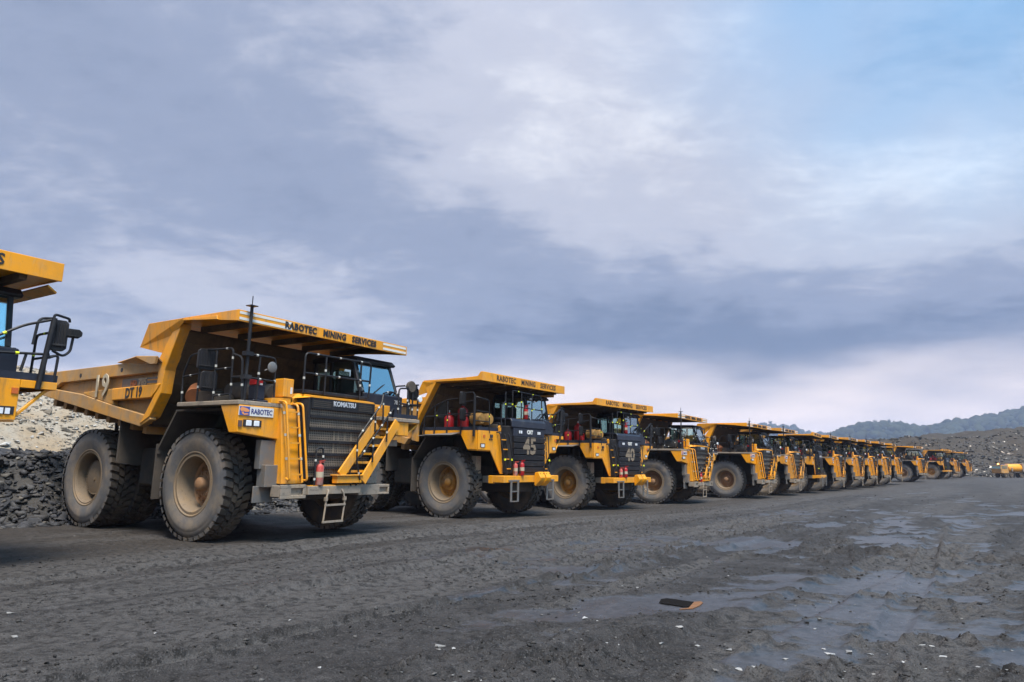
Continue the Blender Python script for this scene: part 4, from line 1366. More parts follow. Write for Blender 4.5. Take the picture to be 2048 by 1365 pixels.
def chock(label, pose, p):
    e = thing('wheel_chock', label, 'wheel chock', group='wheel chocks on the bumpers')
    e.matrix_world = pose @ Matrix.Translation(p)
    b = MB()
    b.prism([(-0.02, 0.16), (0.16, 0.20), (0.28, -0.02), (0.24, -0.14), (0.02, -0.36), (-0.04, -0.30)], 'Y', -0.175, 0.175)
    b.build('wedge', 'yellow', e, bevel=0.02)
    b = MB()
    for y in (-0.11, 0.11):
        b.tube([(0.20, y, 0.12), (0.21, y, 0.14)], 0.018, 6)
    b.build('bolt', 'ink', e)
    return e


# ------------------------------------------------------------------ noise and bulk geometry (numpy)
def _h(ix, iy, seed):
    n = (ix.astype(np.int64) * 374761393 + iy.astype(np.int64) * 668265263 + seed * 1274126177) & 0xFFFFFFFF
    n = ((n ^ (n >> 13)) * 1274126177) & 0xFFFFFFFF
    return ((n ^ (n >> 16)) & 0xFFFF) / 65535.0


def vn(x, y, seed=0):
    ix, iy = np.floor(x), np.floor(y)
    fx, fy = x - ix, y - iy
    fx = fx * fx * (3 - 2 * fx)
    fy = fy * fy * (3 - 2 * fy)
    a, b = _h(ix, iy, seed), _h(ix + 1, iy, seed)
    c, d = _h(ix, iy + 1, seed), _h(ix + 1, iy + 1, seed)
    return (a * (1 - fx) + b * fx) * (1 - fy) + (c * (1 - fx) + d * fx) * fy


def fbm(x, y, oct_=4, seed=0, gain=0.5):
    v, a, s_ = 0.0, 1.0, 0.0
    for o in range(oct_):
        v = v + a * vn(x, y, seed + o * 17)
        s_ += a
        a *= gain
        x, y = x * 2.03 + 5.1, y * 2.03 + 1.7
    return v / s_


def sstep(v, a, b):
    t_ = np.clip((v - a) / (b - a), 0, 1)
    return t_ * t_ * (3 - 2 * t_)


def grid_mesh(name, X, Y, Z, mats, attrs=None, smooth=True):
    ny, nx = X.shape
    me = bpy.data.meshes.new(name)
    me.vertices.add(nx * ny)
    co = np.stack([X, Y, Z], -1).reshape(-1).astype(np.float32)
    me.vertices.foreach_set('co', co)
    i = np.arange((ny - 1) * (nx - 1))
    r_, c_ = i // (nx - 1), i % (nx - 1)
    a = r_ * nx + c_
    q = np.stack([a, a + 1, a + nx + 1, a + nx], 1).astype(np.int32)
    me.loops.add(q.size)
    me.loops.foreach_set('vertex_index', q.reshape(-1))
    me.polygons.add(len(q))
    me.polygons.foreach_set('loop_start', np.arange(0, q.size, 4, dtype=np.int32))
    me.update(calc_edges=True)
    me.validate()
    for k, v in (attrs or {}).items():
        at = me.attributes.new(k, 'FLOAT', 'POINT')
        at.data.foreach_set('value', np.asarray(v, np.float32).reshape(-1))
    for k in ([mats] if isinstance(mats, str) else mats):
        me.materials.append(MATS[k])
    if smooth:
        me.shade_smooth()
    return me


def hull_shape(seed, npts=13, flat=(1, 1, 1), jitter=0.35):
    rn = random.Random(seed)
    bm = bmesh.new()
    for _ in range(npts):
        v = Vector((rn.gauss(0, 1), rn.gauss(0, 1), rn.gauss(0, 1))).normalized() * (1 - jitter * rn.random())
        bm.verts.new((v.x * flat[0], v.y * flat[1], v.z * flat[2]))
    r_ = bmesh.ops.convex_hull(bm, input=bm.verts)
    bmesh.ops.delete(bm, geom=[g for g in r_['geom_interior'] if isinstance(g, bmesh.types.BMVert)], context='VERTS')
    bmesh.ops.triangulate(bm, faces=bm.faces)
    bmesh.ops.recalc_face_normals(bm, faces=bm.faces)
    bm.verts.index_update()
    V = np.array([v.co[:] for v in bm.verts])
    F = np.array([[v.index for v in f.verts] for f in bm.faces])
    bm.free()
    return V, F


def shape_mesh(name, VF, mat):
    me = bpy.data.meshes.new(name)
    me.from_pydata([tuple(v) for v in VF[0]], [], [tuple(int(i) for i in f) for f in VF[1]])
    me.materials.append(MATS[mat])
    return me


def bulk(name, shapes, pos, size, mats, rng, flatz=1.0, tilt=0.6, smooth=False, tint=None):
    """many small stones, clods or crowns joined in one mesh"""
    N = len(pos)
    kind = rng.integers(0, len(shapes), N)
    AV, AF, AT = [], [], []
    base = 0
    tn = rng.random(N) if tint is None else tint
    for k, (V, F) in enumerate(shapes):
        id_ = np.nonzero(kind == k)[0]
        n = len(id_)
        if not n:
            continue
        yaw = rng.random(n) * 6.283
        tl = (rng.random(n) - 0.5) * 2 * tilt
        sz = size[id_][:, None] * (0.7 + 0.6 * rng.random((n, 3)))
        sz[:, 2] *= flatz
        P = V[None] * sz[:, None, :]
        ct, st = np.cos(tl)[:, None], np.sin(tl)[:, None]
        y2 = P[:, :, 1] * ct - P[:, :, 2] * st
        z2 = P[:, :, 1] * st + P[:, :, 2] * ct
        cy, sy = np.cos(yaw)[:, None], np.sin(yaw)[:, None]
        x3 = P[:, :, 0] * cy - y2 * sy
        y3 = P[:, :, 0] * sy + y2 * cy
        W = np.stack([x3, y3, z2], -1) + pos[id_][:, None, :]
        AV.append(W.reshape(-1, 3))
        AF.append((F[None] + (np.arange(n) * len(V))[:, None, None] + base).reshape(-1, 3))
        AT.append(np.repeat(tn[id_], len(V)))
        base += n * len(V)
    V, F, T = np.concatenate(AV), np.concatenate(AF), np.concatenate(AT)
    me = bpy.data.meshes.new(name)
    me.vertices.add(len(V))
    me.vertices.foreach_set('co', V.reshape(-1).astype(np.float32))
    me.loops.add(F.size)
    me.loops.foreach_set('vertex_index', F.reshape(-1).astype(np.int32))
    me.polygons.add(len(F))
    me.polygons.foreach_set('loop_start', np.arange(0, F.size, 3, dtype=np.int32))
    me.update(calc_edges=True)
    at = me.attributes.new('tint', 'FLOAT', 'POINT')
    at.data.foreach_set('value', T.astype(np.float32))
    for k in ([mats] if isinstance(mats, str) else mats):
        me.materials.append(MATS[k])
    if smooth:
        me.shade_smooth()
    return me


# ------------------------------------------------------------------ site materials
def stone_mat(name, stops, rough=0.8, single=False, fine=(0.6, 14.0), bump=0.4, spec=0.4):
    ma = bpy.data.materials.new(name)
    ma.use_nodes = True
    t = NT(ma.node_tree)
    tc = t.n('ShaderNodeTexCoord')
    v = tc.outputs['Object']
    if single:
        f = t.n('ShaderNodeObjectInfo').outputs['Random']
    else:
        f = t.n('ShaderNodeAttribute', attribute_name='tint').outputs['Fac']
    col = t.ramp(f, stops)
    nz = t.noise(v, fine[1], 5.0, 0.65)
    col = t.mix(t.m('MULTIPLY', t.step(nz, 0.35, 0.75), fine[0]), col, t.mix(1.0, col, (0.42, 0.40, 0.38), 'MULTIPLY'))
    p = t.n('ShaderNodeBsdfPrincipled', {'Base Color': col, 'Roughness': rough, 'Specular IOR Level': spec})
    b = t.n('ShaderNodeBump', {'Strength': bump, 'Distance': 0.03, 'Height': t.noise(v, fine[1] * 1.6, 4.0, 0.6)})
    t.t.links.new(b.outputs[0], p.inputs['Normal'])
    o = t.n('ShaderNodeOutputMaterial')
    t.t.links.new(p.outputs[0], o.inputs[0])
    MATS[name] = ma


DARKROCK = ((0.0, (0.030, 0.031, 0.036)), (0.45, (0.055, 0.056, 0.064)), (0.80, (0.082, 0.080, 0.082)), (0.97, (0.12, 0.108, 0.095)), (1.0, (0.22, 0.20, 0.17)))
PALE = ((0.0, (0.14, 0.12, 0.10)), (0.35, (0.27, 0.235, 0.19)), (0.7, (0.37, 0.345, 0.31)), (0.9, (0.47, 0.455, 0.43)), (1.0, (0.60, 0.59, 0.57)))
MIXED = ((0.0, (0.042, 0.039, 0.037)), (0.5, (0.070, 0.065, 0.060)), (0.82, (0.10, 0.092, 0.083)), (0.96, (0.17, 0.155, 0.135)), (1.0, (0.45, 0.41, 0.36)))
for nm, st in (('dark_rock', DARKROCK), ('pale_stone', PALE), ('mixed_rock', MIXED)):
    stone_mat(nm, st)
    stone_mat(nm + '_single', st, single=True)
stone_mat('pale_boulder', ((0.0, (0.52, 0.42, 0.33)), (1.0, (0.66, 0.60, 0.52))), single=True, fine=(0.3, 2.0))
stone_mat('clod', ((0.0, (0.014, 0.0125, 0.012)), (0.55, (0.028, 0.0255, 0.024)), (0.85, (0.045, 0.042, 0.040)), (1.0, (0.11, 0.105, 0.10))), rough=0.75, fine=(0.5, 30.0))
stone_mat('chip', ((0.0, (0.13, 0.125, 0.12)), (0.6, (0.26, 0.255, 0.25)), (1.0, (0.46, 0.455, 0.45))), rough=0.4, fine=(0.3, 20.0))
stone_mat('chip_single', ((0.0, (0.25, 0.245, 0.24)), (1.0, (0.48, 0.475, 0.47))), rough=0.4, single=True, fine=(0.3, 20.0))
stone_mat('leaves', ((0.0, (0.022, 0.040, 0.016)), (0.6, (0.040, 0.066, 0.026)), (1.0, (0.070, 0.100, 0.040))), rough=0.9, fine=(0.8, 0.6), bump=0.0, spec=0.1)
stone_mat('forest', ((0.0, (0.018, 0.027, 0.014)), (1.0, (0.048, 0.058, 0.030))), rough=0.9, fine=(0.8, 0.3), bump=0.0, spec=0.1)
mk('bark', (0.11, 0.085, 0.065), 0.9)


def heap_mat(name, c1, c2, c3, sc=1.0):
    ma = bpy.data.materials.new(name)
    ma.use_nodes = True
    t = NT(ma.node_tree)
    v = t.n('ShaderNodeTexCoord').outputs['Object']
    col = t.mix(t.step(t.noise(v, 0.35 * sc, 5.0, 0.6), 0.35, 0.65), c1, c2)
    col = t.mix(t.m('MULTIPLY', t.step(t.noise(v, 3.5 * sc, 5.0, 0.7), 0.5, 0.7), 0.7), col, c3)
    p = t.n('ShaderNodeBsdfPrincipled', {'Base Color': col, 'Roughness': 0.9, 'Specular IOR Level': 0.2})
    b = t.n('ShaderNodeBump', {'Strength': 0.8, 'Distance': 0.12, 'Height': t.noise(v, 4.0 * sc, 6.0, 0.7)})
    t.t.links.new(b.outputs[0], p.inputs['Normal'])
    o = t.n('ShaderNodeOutputMaterial')
    t.t.links.new(p.outputs[0], o.inputs[0])
    MATS[name] = ma


heap_mat('heap_dark', (0.045, 0.043, 0.044), (0.075, 0.070, 0.066), (0.02, 0.02, 0.022), 1.5)
heap_mat('heap_pale', (0.31, 0.235, 0.155), (0.35, 0.31, 0.255), (0.11, 0.095, 0.075), 1.5)
heap_mat('heap_mixed', (0.055, 0.044, 0.034), (0.064, 0.057, 0.050), (0.026, 0.024, 0.024), 0.35)
heap_mat('hill_soil', (0.022, 0.032, 0.016), (0.038, 0.048, 0.024), (0.018, 0.024, 0.013), 0.05)


def ground_mat():
    ma = bpy.data.materials.new('mud')
    ma.use_nodes = True
    t = NT(ma.node_tree)
    v = t.n('ShaderNodeTexCoord').outputs['Object']
    wet = t.n('ShaderNodeAttribute', attribute_name='wet').outputs['Fac']
    dry = t.n('ShaderNodeAttribute', attribute_name='dry').outputs['Fac']
    brown = t.n('ShaderNodeAttribute', attribute_name='brown').outputs['Fac']
    n1 = t.noise(v, 1.1, 6.0, 0.62)
    n2 = t.noise(v, 9.0, 6.0, 0.68)
    n3 = t.noise(v, 45.0, 4.0, 0.65)
    col = t.mix(t.step(n1, 0.3, 0.7), (0.028, 0.0256, 0.0254), (0.060, 0.0556, 0.0552))
    col = t.mix(t.m('MULTIPLY', brown, 0.75), col, (0.068, 0.053, 0.040))
    col = t.mix(t.m('MULTIPLY', dry, 0.8), col, (0.105, 0.098, 0.095))
    col = t.mix(t.m('MULTIPLY', t.step(n2, 0.46, 0.62), 0.9), col, (0.0095, 0.0085, 0.008))
    n4 = t.noise(v, 18.0, 5.0, 0.7)
    col = t.mix(t.m('MULTIPLY', t.step(n4, 0.52, 0.68), 0.6), col, (0.105, 0.099, 0.098))
    col = t.mix(t.m('MULTIPLY', t.step(n3, 0.55, 0.66), 0.55), col, (0.135, 0.127, 0.125))
    n6 = t.noise(v, 70.0, 3.0, 0.6)
    col = t.mix(t.m('MULTIPLY', t.step(n6, 0.54, 0.64), 0.85), col, (0.010, 0.009, 0.009))
    w = t.step(t.m('ADD', wet, t.m('MULTIPLY', t.m('SUBTRACT', n2, 0.5), 1.2)), 0.28, 0.78)
    col = t.mix(w, col, t.mix(1.0, col, (0.70, 0.74, 0.80), 'MULTIPLY'))
    damp = t.step(t.m('ADD', t.m('MULTIPLY', n1, 0.6), t.m('MULTIPLY', n2, 0.4)), 0.42, 0.66)
    rough = t.m('SUBTRACT', 0.78, t.m('MULTIPLY', damp, 0.22))
    rough = t.m('ADD', t.m('MULTIPLY', rough, t.m('SUBTRACT', 1.0, w)), t.m('MULTIPLY', w, t.m('ADD', 0.16, t.m('MULTIPLY', n2, 0.30))))
    p = t.n('ShaderNodeBsdfPrincipled', {'Base Color': col, 'Roughness': rough, 'IOR': 1.5, 'Specular IOR Level': t.m('ADD', 0.22, t.m('MULTIPLY', w, 0.34))})
    hh = t.m('ADD', t.m('MULTIPLY', n2, 0.7), t.m('MULTIPLY', n3, 0.3))
    b = t.n('ShaderNodeBump', {'Strength': t.m('SUBTRACT', 0.85, t.m('MULTIPLY', w, 0.76)), 'Distance': 0.11, 'Height': hh})
    t.t.links.new(b.outputs[0], p.inputs['Normal'])
    o = t.n('ShaderNodeOutputMaterial')
    t.t.links.new(p.outputs[0], o.inputs[0])
    MATS['mud'] = ma


ground_mat()

# ------------------------------------------------------------------ where the trucks stand
# kind, x, y, yaw
ROW = [('c', -11.52, 10.68, -32.9), ('k', -6.44, 18.94, -32.34), ('c', -1.20, 28.33, -35.6), ('c', 4.12, 36.22, -38.9), ('k', 9.73, 44.20, -32.5),
       ('k', 16.92, 52.57, -36.7), ('k', 21.5, 58.4, -34.5), ('c', 26.1, 64.2, -31.0), ('k', 30.4, 69.7, -33.2), ('k', 35.0, 75.1, -35.0), ('k', 39.8, 81.4, -33.4),
       ('k', 44.4, 87.0, -34.8), ('k', 49.8, 94.1, -33.4), ('k', 61.3, 108.0, -43.0), ('c', 77.4, 127.4, -44.0), ('k', 84.5, 136.0, -39.0), ('k', 95.4, 149.0, -41.0)]
U = np.array([0.6, 0.8])        # along the row
W = np.array([-0.8, 0.6])       # behind the row
O = np.array([-6.44, 18.94])
S_K = np.array([-40, -9.7, 0, 10.6, 20.2, 29.9, 40.9, 55, 75, 94, 137, 170])
Z_K = np.array([0, 0, 0, -0.12, -0.28, -0.35, -0.34, -0.38, -0.33, -0.25, 0, 0])
T_K = np.array([-0.9, -0.9, 0, 1.4, 1.9, 2.2, 1.5, 1.1, 0.6, 0.1, -2.0, -3.5])
PITCH = 1.48
SLOPE = math.tan(R(PITCH))


def st(x, y):
    dx, dy = x - O[0], y - O[1]
    return dx * U[0] + dy * U[1], dx * W[0] + dy * W[1]


def xy(s, t_):
    return O[0] + s * U[0] + t_ * W[0], O[1] + s * U[1] + t_ * W[1]


def ground_base(x, y):
    s, t_ = st(x, y)
    z = np.interp(s, S_K, Z_K)
    tt = t_ - np.interp(s, S_K, T_K)
    fade = sstep(tt, -14, -1)                      # the dip lies along the row, the open yard is level
    z = z * np.where(s > 5, np.maximum(fade, 0.25), 1.0)
    k = 1.0 / 3.0                                  # soft bend where the parking strip starts to rise
    rise = np.where(tt > 1.5, tt, np.where(tt < -1.5, 0, (tt + 1.5) ** 2 / 6.0))
    return z + SLOPE * np.clip(rise, 0, 13)


def wet_field(x, y):
    s, t_ = st(x, y)
    n = fbm(s * 0.25, t_ * 0.75, 4, 3)
    n2 = fbm(x * 1.3, y * 2.1, 4, 9, 0.6)
    zone = np.exp(-(((x - 6.5) / 4.2) ** 2 + ((y - 10.0) / 5.0) ** 2)) * 0.135
    zone += np.exp(-(((x - 2.3) / 1.0) ** 2 + ((y - 9.3) / 0.9) ** 2)) * 0.17
    zone += np.exp(-(((x - 6.2) / 1.2) ** 2 + ((y - 17.0) / 1.2) ** 2)) * 0.18
    zone += np.exp(-(((x - 14.0) / 9.0) ** 2 + ((y - 24.0) / 9.0) ** 2)) * 0.11
    zone -= 0.06 * (x < -1) + 0.25 * sstep(t_, -8, -1)
    v = n * 0.5 + n2 * 0.5 + zone
    return sstep(v, 0.54, 0.69) * (1 - sstep(np.hypot(x, y), 45, 90))


def lines(core0, core1, step, g, lim0, lim1):
    a = list(np.arange(core0, core1, step))
    d = step
    v = a[-1]
    while v < lim1:
        d *= 1 + g
        v += d
        a.append(v)
    d = step
    v = a[0]
    b = []
    while v > lim0:
        d *= 1 + g
        v -= d
        b.append(v)
    return np.array(b[::-1] + a)


gx = lines(-7.5, 9.5, 0.046, 0.045, -3600, 3800)
gy = lines(4.2, 9.0, 0.032, 0.0118, 4.0, 3700)
gy = np.concatenate([[-400, -120, -50, -25, -14, -8, -4, -1, 1, 2.5, 3.5], gy[gy > 3.9]])
GX, GY = np.meshgrid(gx, gy)
gs, gt = st(GX, GY)
wetm = wet_field(GX, GY)
far = 1 - sstep(np.hypot(GX, GY), 60, 160)
rut = (fbm(gs * 0.10, gt * 1.3, 3, 21) - 0.5) * 0.10 + (fbm(gs * 0.05, gt * 0.35, 3, 23) - 0.5) * 0.16
lump = (fbm(GX * 2.2, GY * 2.2, 3, 31) - 0.5) * 0.045 + (fbm(GX * 6.0, GY * 6.0, 3, 37) - 0.5) * 0.050
crumb = (fbm(GX * 15.0, GY * 15.0, 2, 41) - 0.5) * 0.046
ridge = 1 - np.abs(fbm(gs * 0.5, gt * 3.2, 3, 47) * 2 - 1)      # crests pushed up by tyres
dryness = 1 - wetm
# long tyre tracks of the haul trucks and of lighter vehicles, bending slightly
track = np.zeros_like(GX)
lugs = np.zeros_like(GX)
for q, (t0, sl, wv_, half) in enumerate(((-4.2, 0.02, 0.5, 0.42), (-8.3, 0.02, 0.5, 0.42), (-7.0, -0.035, 0.8, 0.40), (-11.2, -0.035, 0.8, 0.40), (-10.0, 0.03, 1.0, 0.16), (-11.7, 0.03, 1.0, 0.16),
                                         (-13.6, -0.06, 1.2, 0.38), (-17.6, -0.06, 1.2, 0.38), (-15.0, 0.045, 0.7, 0.17), (-16.6, 0.045, 0.7, 0.17), (-21.0, -0.02, 1.5, 0.40), (-25.0, -0.02, 1.5, 0.40))):
    cen = t0 + sl * gs + wv_ * (fbm(gs * 0.045, gs * 0 + q * 3.7 // 2, 2, 130 + q // 2) - 0.5) * 2
    dd = np.abs(gt - cen)
    m_ = 1 - sstep(dd, half * 0.75, half * 1.05)
    on = sstep(fbm(gs * 0.12, gs * 0 + q * 1.9, 2, 150 + q), 0.38, 0.50)
    track = np.maximum(track, m_ * on)
    rim_ = np.exp(-((dd - half * 1.2) / (half * 0.25)) ** 2) * on
    lugs = lugs + rim_ * 0.055 + m_ * on * (np.sin(gs * 26.0 + np.sign(gt - cen) * dd * 9.0) > 0.2) * 0.014
churn = 0.35 + 1.0 * sstep(fbm(gs * 0.16, gt * 0.4, 3, 171), 0.38, 0.62)      # rough and smooth stretches
smoothpark = 1 - 0.75 * sstep(gt, -5, 0)
GZ = ground_base(GX, GY) + far * (rut * 0.6 + (lump + crumb + 0.05 * (sstep(ridge, 0.86, 1.0))) * (0.06 + 0.94 * dryness ** 1.8) * smoothpark * churn * (1 - 0.7 * track) + lugs * smoothpark * (0.15 + 0.85 * dryness ** 1.5) - 0.045 * track * smoothpark - 0.022 * wetm)
# press the ground flat below the wheels
for kd, x, y, yw in ROW:
    a = R(yw)
    fx_, fy_ = math.cos(a), math.sin(a)
    for lx in (0.0, -4.95 if kd == 'k' else -4.57):
        for ly in (-2.1, 2.1):
            wx, wy = x + lx * fx_ - ly * fy_, y + lx * fy_ + ly * fx_
            if wy > 70:
                continue
            m_ = 1 - sstep(np.hypot(GX - wx, GY - wy), 0.7, 2.2)
            GZ = GZ * (1 - m_) + (ground_base(GX, GY) - 0.005) * m_
brown = sstep(gt, -7.0, -1.0) * (0.4 + 0.6 * fbm(gs * 0.3, gt * 0.6, 3, 51)) * (1 - sstep(gt, 9, 30))
dryf = sstep(fbm(gs * 0.035, gt * 0.8, 4, 61), 0.47, 0.63) * (0.35 + 0.65 * sstep(gs + 8, -6, 12))
dryf = np.maximum(dryf, 0.8 * track * sstep(fbm(gs * 0.2, gt, 2, 181), 0.3, 0.6))
dryf = np.maximum(dryf, 0.55 * sstep(np.hypot(GX, GY), 18, 60) * sstep(fbm(gs * 0.05, gt * 0.3, 3, 183), 0.3, 0.6))
lane = sstep(fbm(gs * 0.022, gt * 2.3, 3, 191), 0.55, 0.66)          # thin packed lanes left by tyres
dryf = np.maximum(dryf, 0.8 * lane * sstep(gt, -34, -28) * (1 - sstep(gt, -3, 0)))
dryf = dryf * (1 - wetm)
m_ = 1 - sstep(np.hypot(GX - 2.185, GY - 9.35), 0.5, 0.85)
GZ = GZ * (1 - m_) - 0.03 * m_
wetm = np.maximum(wetm, m_ * 0.8)
ground = put('ground', grid_mesh('ground', GX, GY, GZ, 'mud', {'wet': wetm, 'dry': dryf, 'brown': brown}))
ground['kind'] = 'structure'
_gi = (gx, gy, GZ)


def gz(x, y):
    """height of the built ground sheet (bilinear)"""
    x, y = np.asarray(x, float), np.asarray(y, float)
    i = np.clip(np.searchsorted(gx, x) - 1, 0, len(gx) - 2)
    j = np.clip(np.searchsorted(gy, y) - 1, 0, len(gy) - 2)
    u = np.clip((x - gx[i]) / (gx[i + 1] - gx[i]), 0, 1)
    v = np.clip((y - gy[j]) / (gy[j + 1] - gy[j]), 0, 1)
    return (GZ[j, i] * (1 - u) + GZ[j, i + 1] * u) * (1 - v) + (GZ[j + 1, i] * (1 - u) + GZ[j + 1, i + 1] * u) * v


rng = np.random.default_rng(5)
CL = [hull_shape(100 + i, 11, (1, 0.85, 0.6), 0.4) for i in range(6)]
RK = [hull_shape(200 + i, 9, (1.0, 0.75, 0.42), 0.5) for i in range(8)]
FL = [hull_shape(300 + i, 10, (1, 0.6, 0.16), 0.4) for i in range(5)]


def scatter_yard():
    # clods of mud thrown up by tyres, denser along the tyre ridges
    n = 130000
    d = 4.6 * np.exp(rng.random(n) * math.log(60 / 4.6))
    a = (rng.random(n) - 0.5) * R(96)
    x, y = d * np.sin(a), d * np.cos(a)
    s, t_ = st(x, y)
    rd = 1 - np.abs(fbm(s * 0.5, t_ * 3.2, 3, 47) * 2 - 1)
    dens = (0.05 + 0.9 * sstep(rd, 0.78, 1.0) + 0.55 * sstep(fbm(x * 0.5, y * 0.5, 3, 71), 0.5, 0.65)) * (1 - 0.93 * wet_field(x, y)) * (1 - 0.9 * sstep(t_, -5, 0))
    keep = rng.random(n) < dens * 0.5
    x, y = x[keep], y[keep]
    sz = 0.007 + 0.034 * rng.random(len(x)) ** 4.5
    sz *= 0.8 + 0.018 * np.hypot(x, y)
    z = gz(x, y) + sz * 0.15
    me = bulk('mud_clods', CL, np.stack([x, y, z], 1), sz, 'clod', rng, 0.75)
    o = put('mud_clods', me)
    tag(o, 'crumbs of dark mud scattered over the yard', 'mud', kind='stuff')
    # pale chips of stone, many in the right foreground
    n = 5200
    d = 4.8 * np.exp(rng.random(n) * math.log(45 / 4.8))
    a = R(-46) + rng.random(n) * R(92)
    x, y = d * np.sin(a), d * np.cos(a)
    w = 0.03 + 0.38 * np.exp(-(((x - 2.6) / 2.6) ** 2 + ((y - 5.9) / 1.5) ** 2)) + 0.10 * np.exp(-(((x - 6) / 6) ** 2 + ((y - 14) / 7) ** 2))
    w *= sstep(fbm(x * 1.3, y * 1.3, 3, 77), 0.42, 0.6)
    keep = rng.random(n) < w
    x, y = x[keep], y[keep]
    sz = 0.012 + 0.03 * rng.random(len(x)) ** 2.5 + 0.0012 * np.hypot(x, y)
    z = gz(x, y) + sz * 0.08
    me = bulk('stone_chips', FL, np.stack([x, y, z], 1), sz, 'chip', rng, 1.0, 0.18)
    o = put('stone_chips', me)
    tag(o, 'small pale stone chips strewn over the wet mud', 'gravel', kind='stuff')
    fm = [shape_mesh('stone', f, 'chip_single') for f in FL]
    spots = [(880, 1292, .16), (905, 1300, .09), (1170, 1235, .12), (1195, 1240, .08), (1365, 1253, .10), (1660, 1303, .12), (1700, 1302, .16), (1740, 1305, .10), (1845, 1292, .10), (1862, 1294, .08), (1885, 1310, .13),
             (1510, 1330, .12), (1475, 1335, .10), (1810, 1348, .10), (1955, 1337, .08), (1360, 1265, .12), (1395, 1283, .09), (1460, 1297, .10), (1630, 1255, .06), (1325, 1130, .16), (1318, 1140, .1), (1275, 1174, .10),
             (20, 1227, .16), (30, 1272, .14), (1240, 1310, .10), (1215, 1312, .07), (1570, 1312, .09), (1645, 1294, .06), (1430, 1345, .10), (1360, 1350, .12), (640, 1330, .07), (1120, 1280, .06)]
    pc, ps = math.cos(R(10.684)), math.sin(R(10.684))
    for i, (px, py, s_) in enumerate(spots):
        a_, b_ = (px - 1024) / 1365.0, (682.5 - py) / 1365.0
        dz = ps + b_ * pc
        k = -1.68 / dz
        x, y = a_ * k, (pc - b_ * ps) * k
        o = put('stone', fm[i % len(fm)], ground, (x, y, float(gz(x, y)) + s_ * 0.05), (random.uniform(-.1, .1), random.uniform(-.1, .1), random.uniform(0, 6.28)))
        o.scale = (s_ * 0.55, s_ * 0.55, s_ * 0.7)


scatter_yard()


# ------------------------------------------------------------------ rock berm and gravel heap behind the row
def berm_z(s, t_):
    tt = t_ - np.interp(s, S_K, T_K)
    h = 1.95 - 0.95 * sstep(s, -1, 6)
    w = fbm(s * 0.35, t_ * 0.35, 3, 81)
    foot = 6.3 + (w - 0.5) * 1.6
    z = h * sstep(tt, foot, foot + 2.9) * (1 - 0.55 * sstep(tt, foot + 3.4, foot + 6.5))
    return z + (fbm(s * 1.6, t_ * 1.6, 3, 83) - 0.5) * 0.5 * sstep(tt, foot - 0.2, foot + 1)


def heap_z(s, t_):
    edge = 1 - sstep(s, 1.0, 11.0)
    z = 1.0 + 4.9 * np.clip((t_ - 8.6) / 9.5, 0, 1) ** 0.9
    z = np.where(t_ > 18, z - 0.2 * (t_ - 18), z)
    return (z * edge) * sstep(t_, 7.6, 9.4) + (fbm(s * 0.5, t_ * 0.5, 4, 91) - 0.5) * 0.8 * edge * sstep(t_, 8.4, 10)


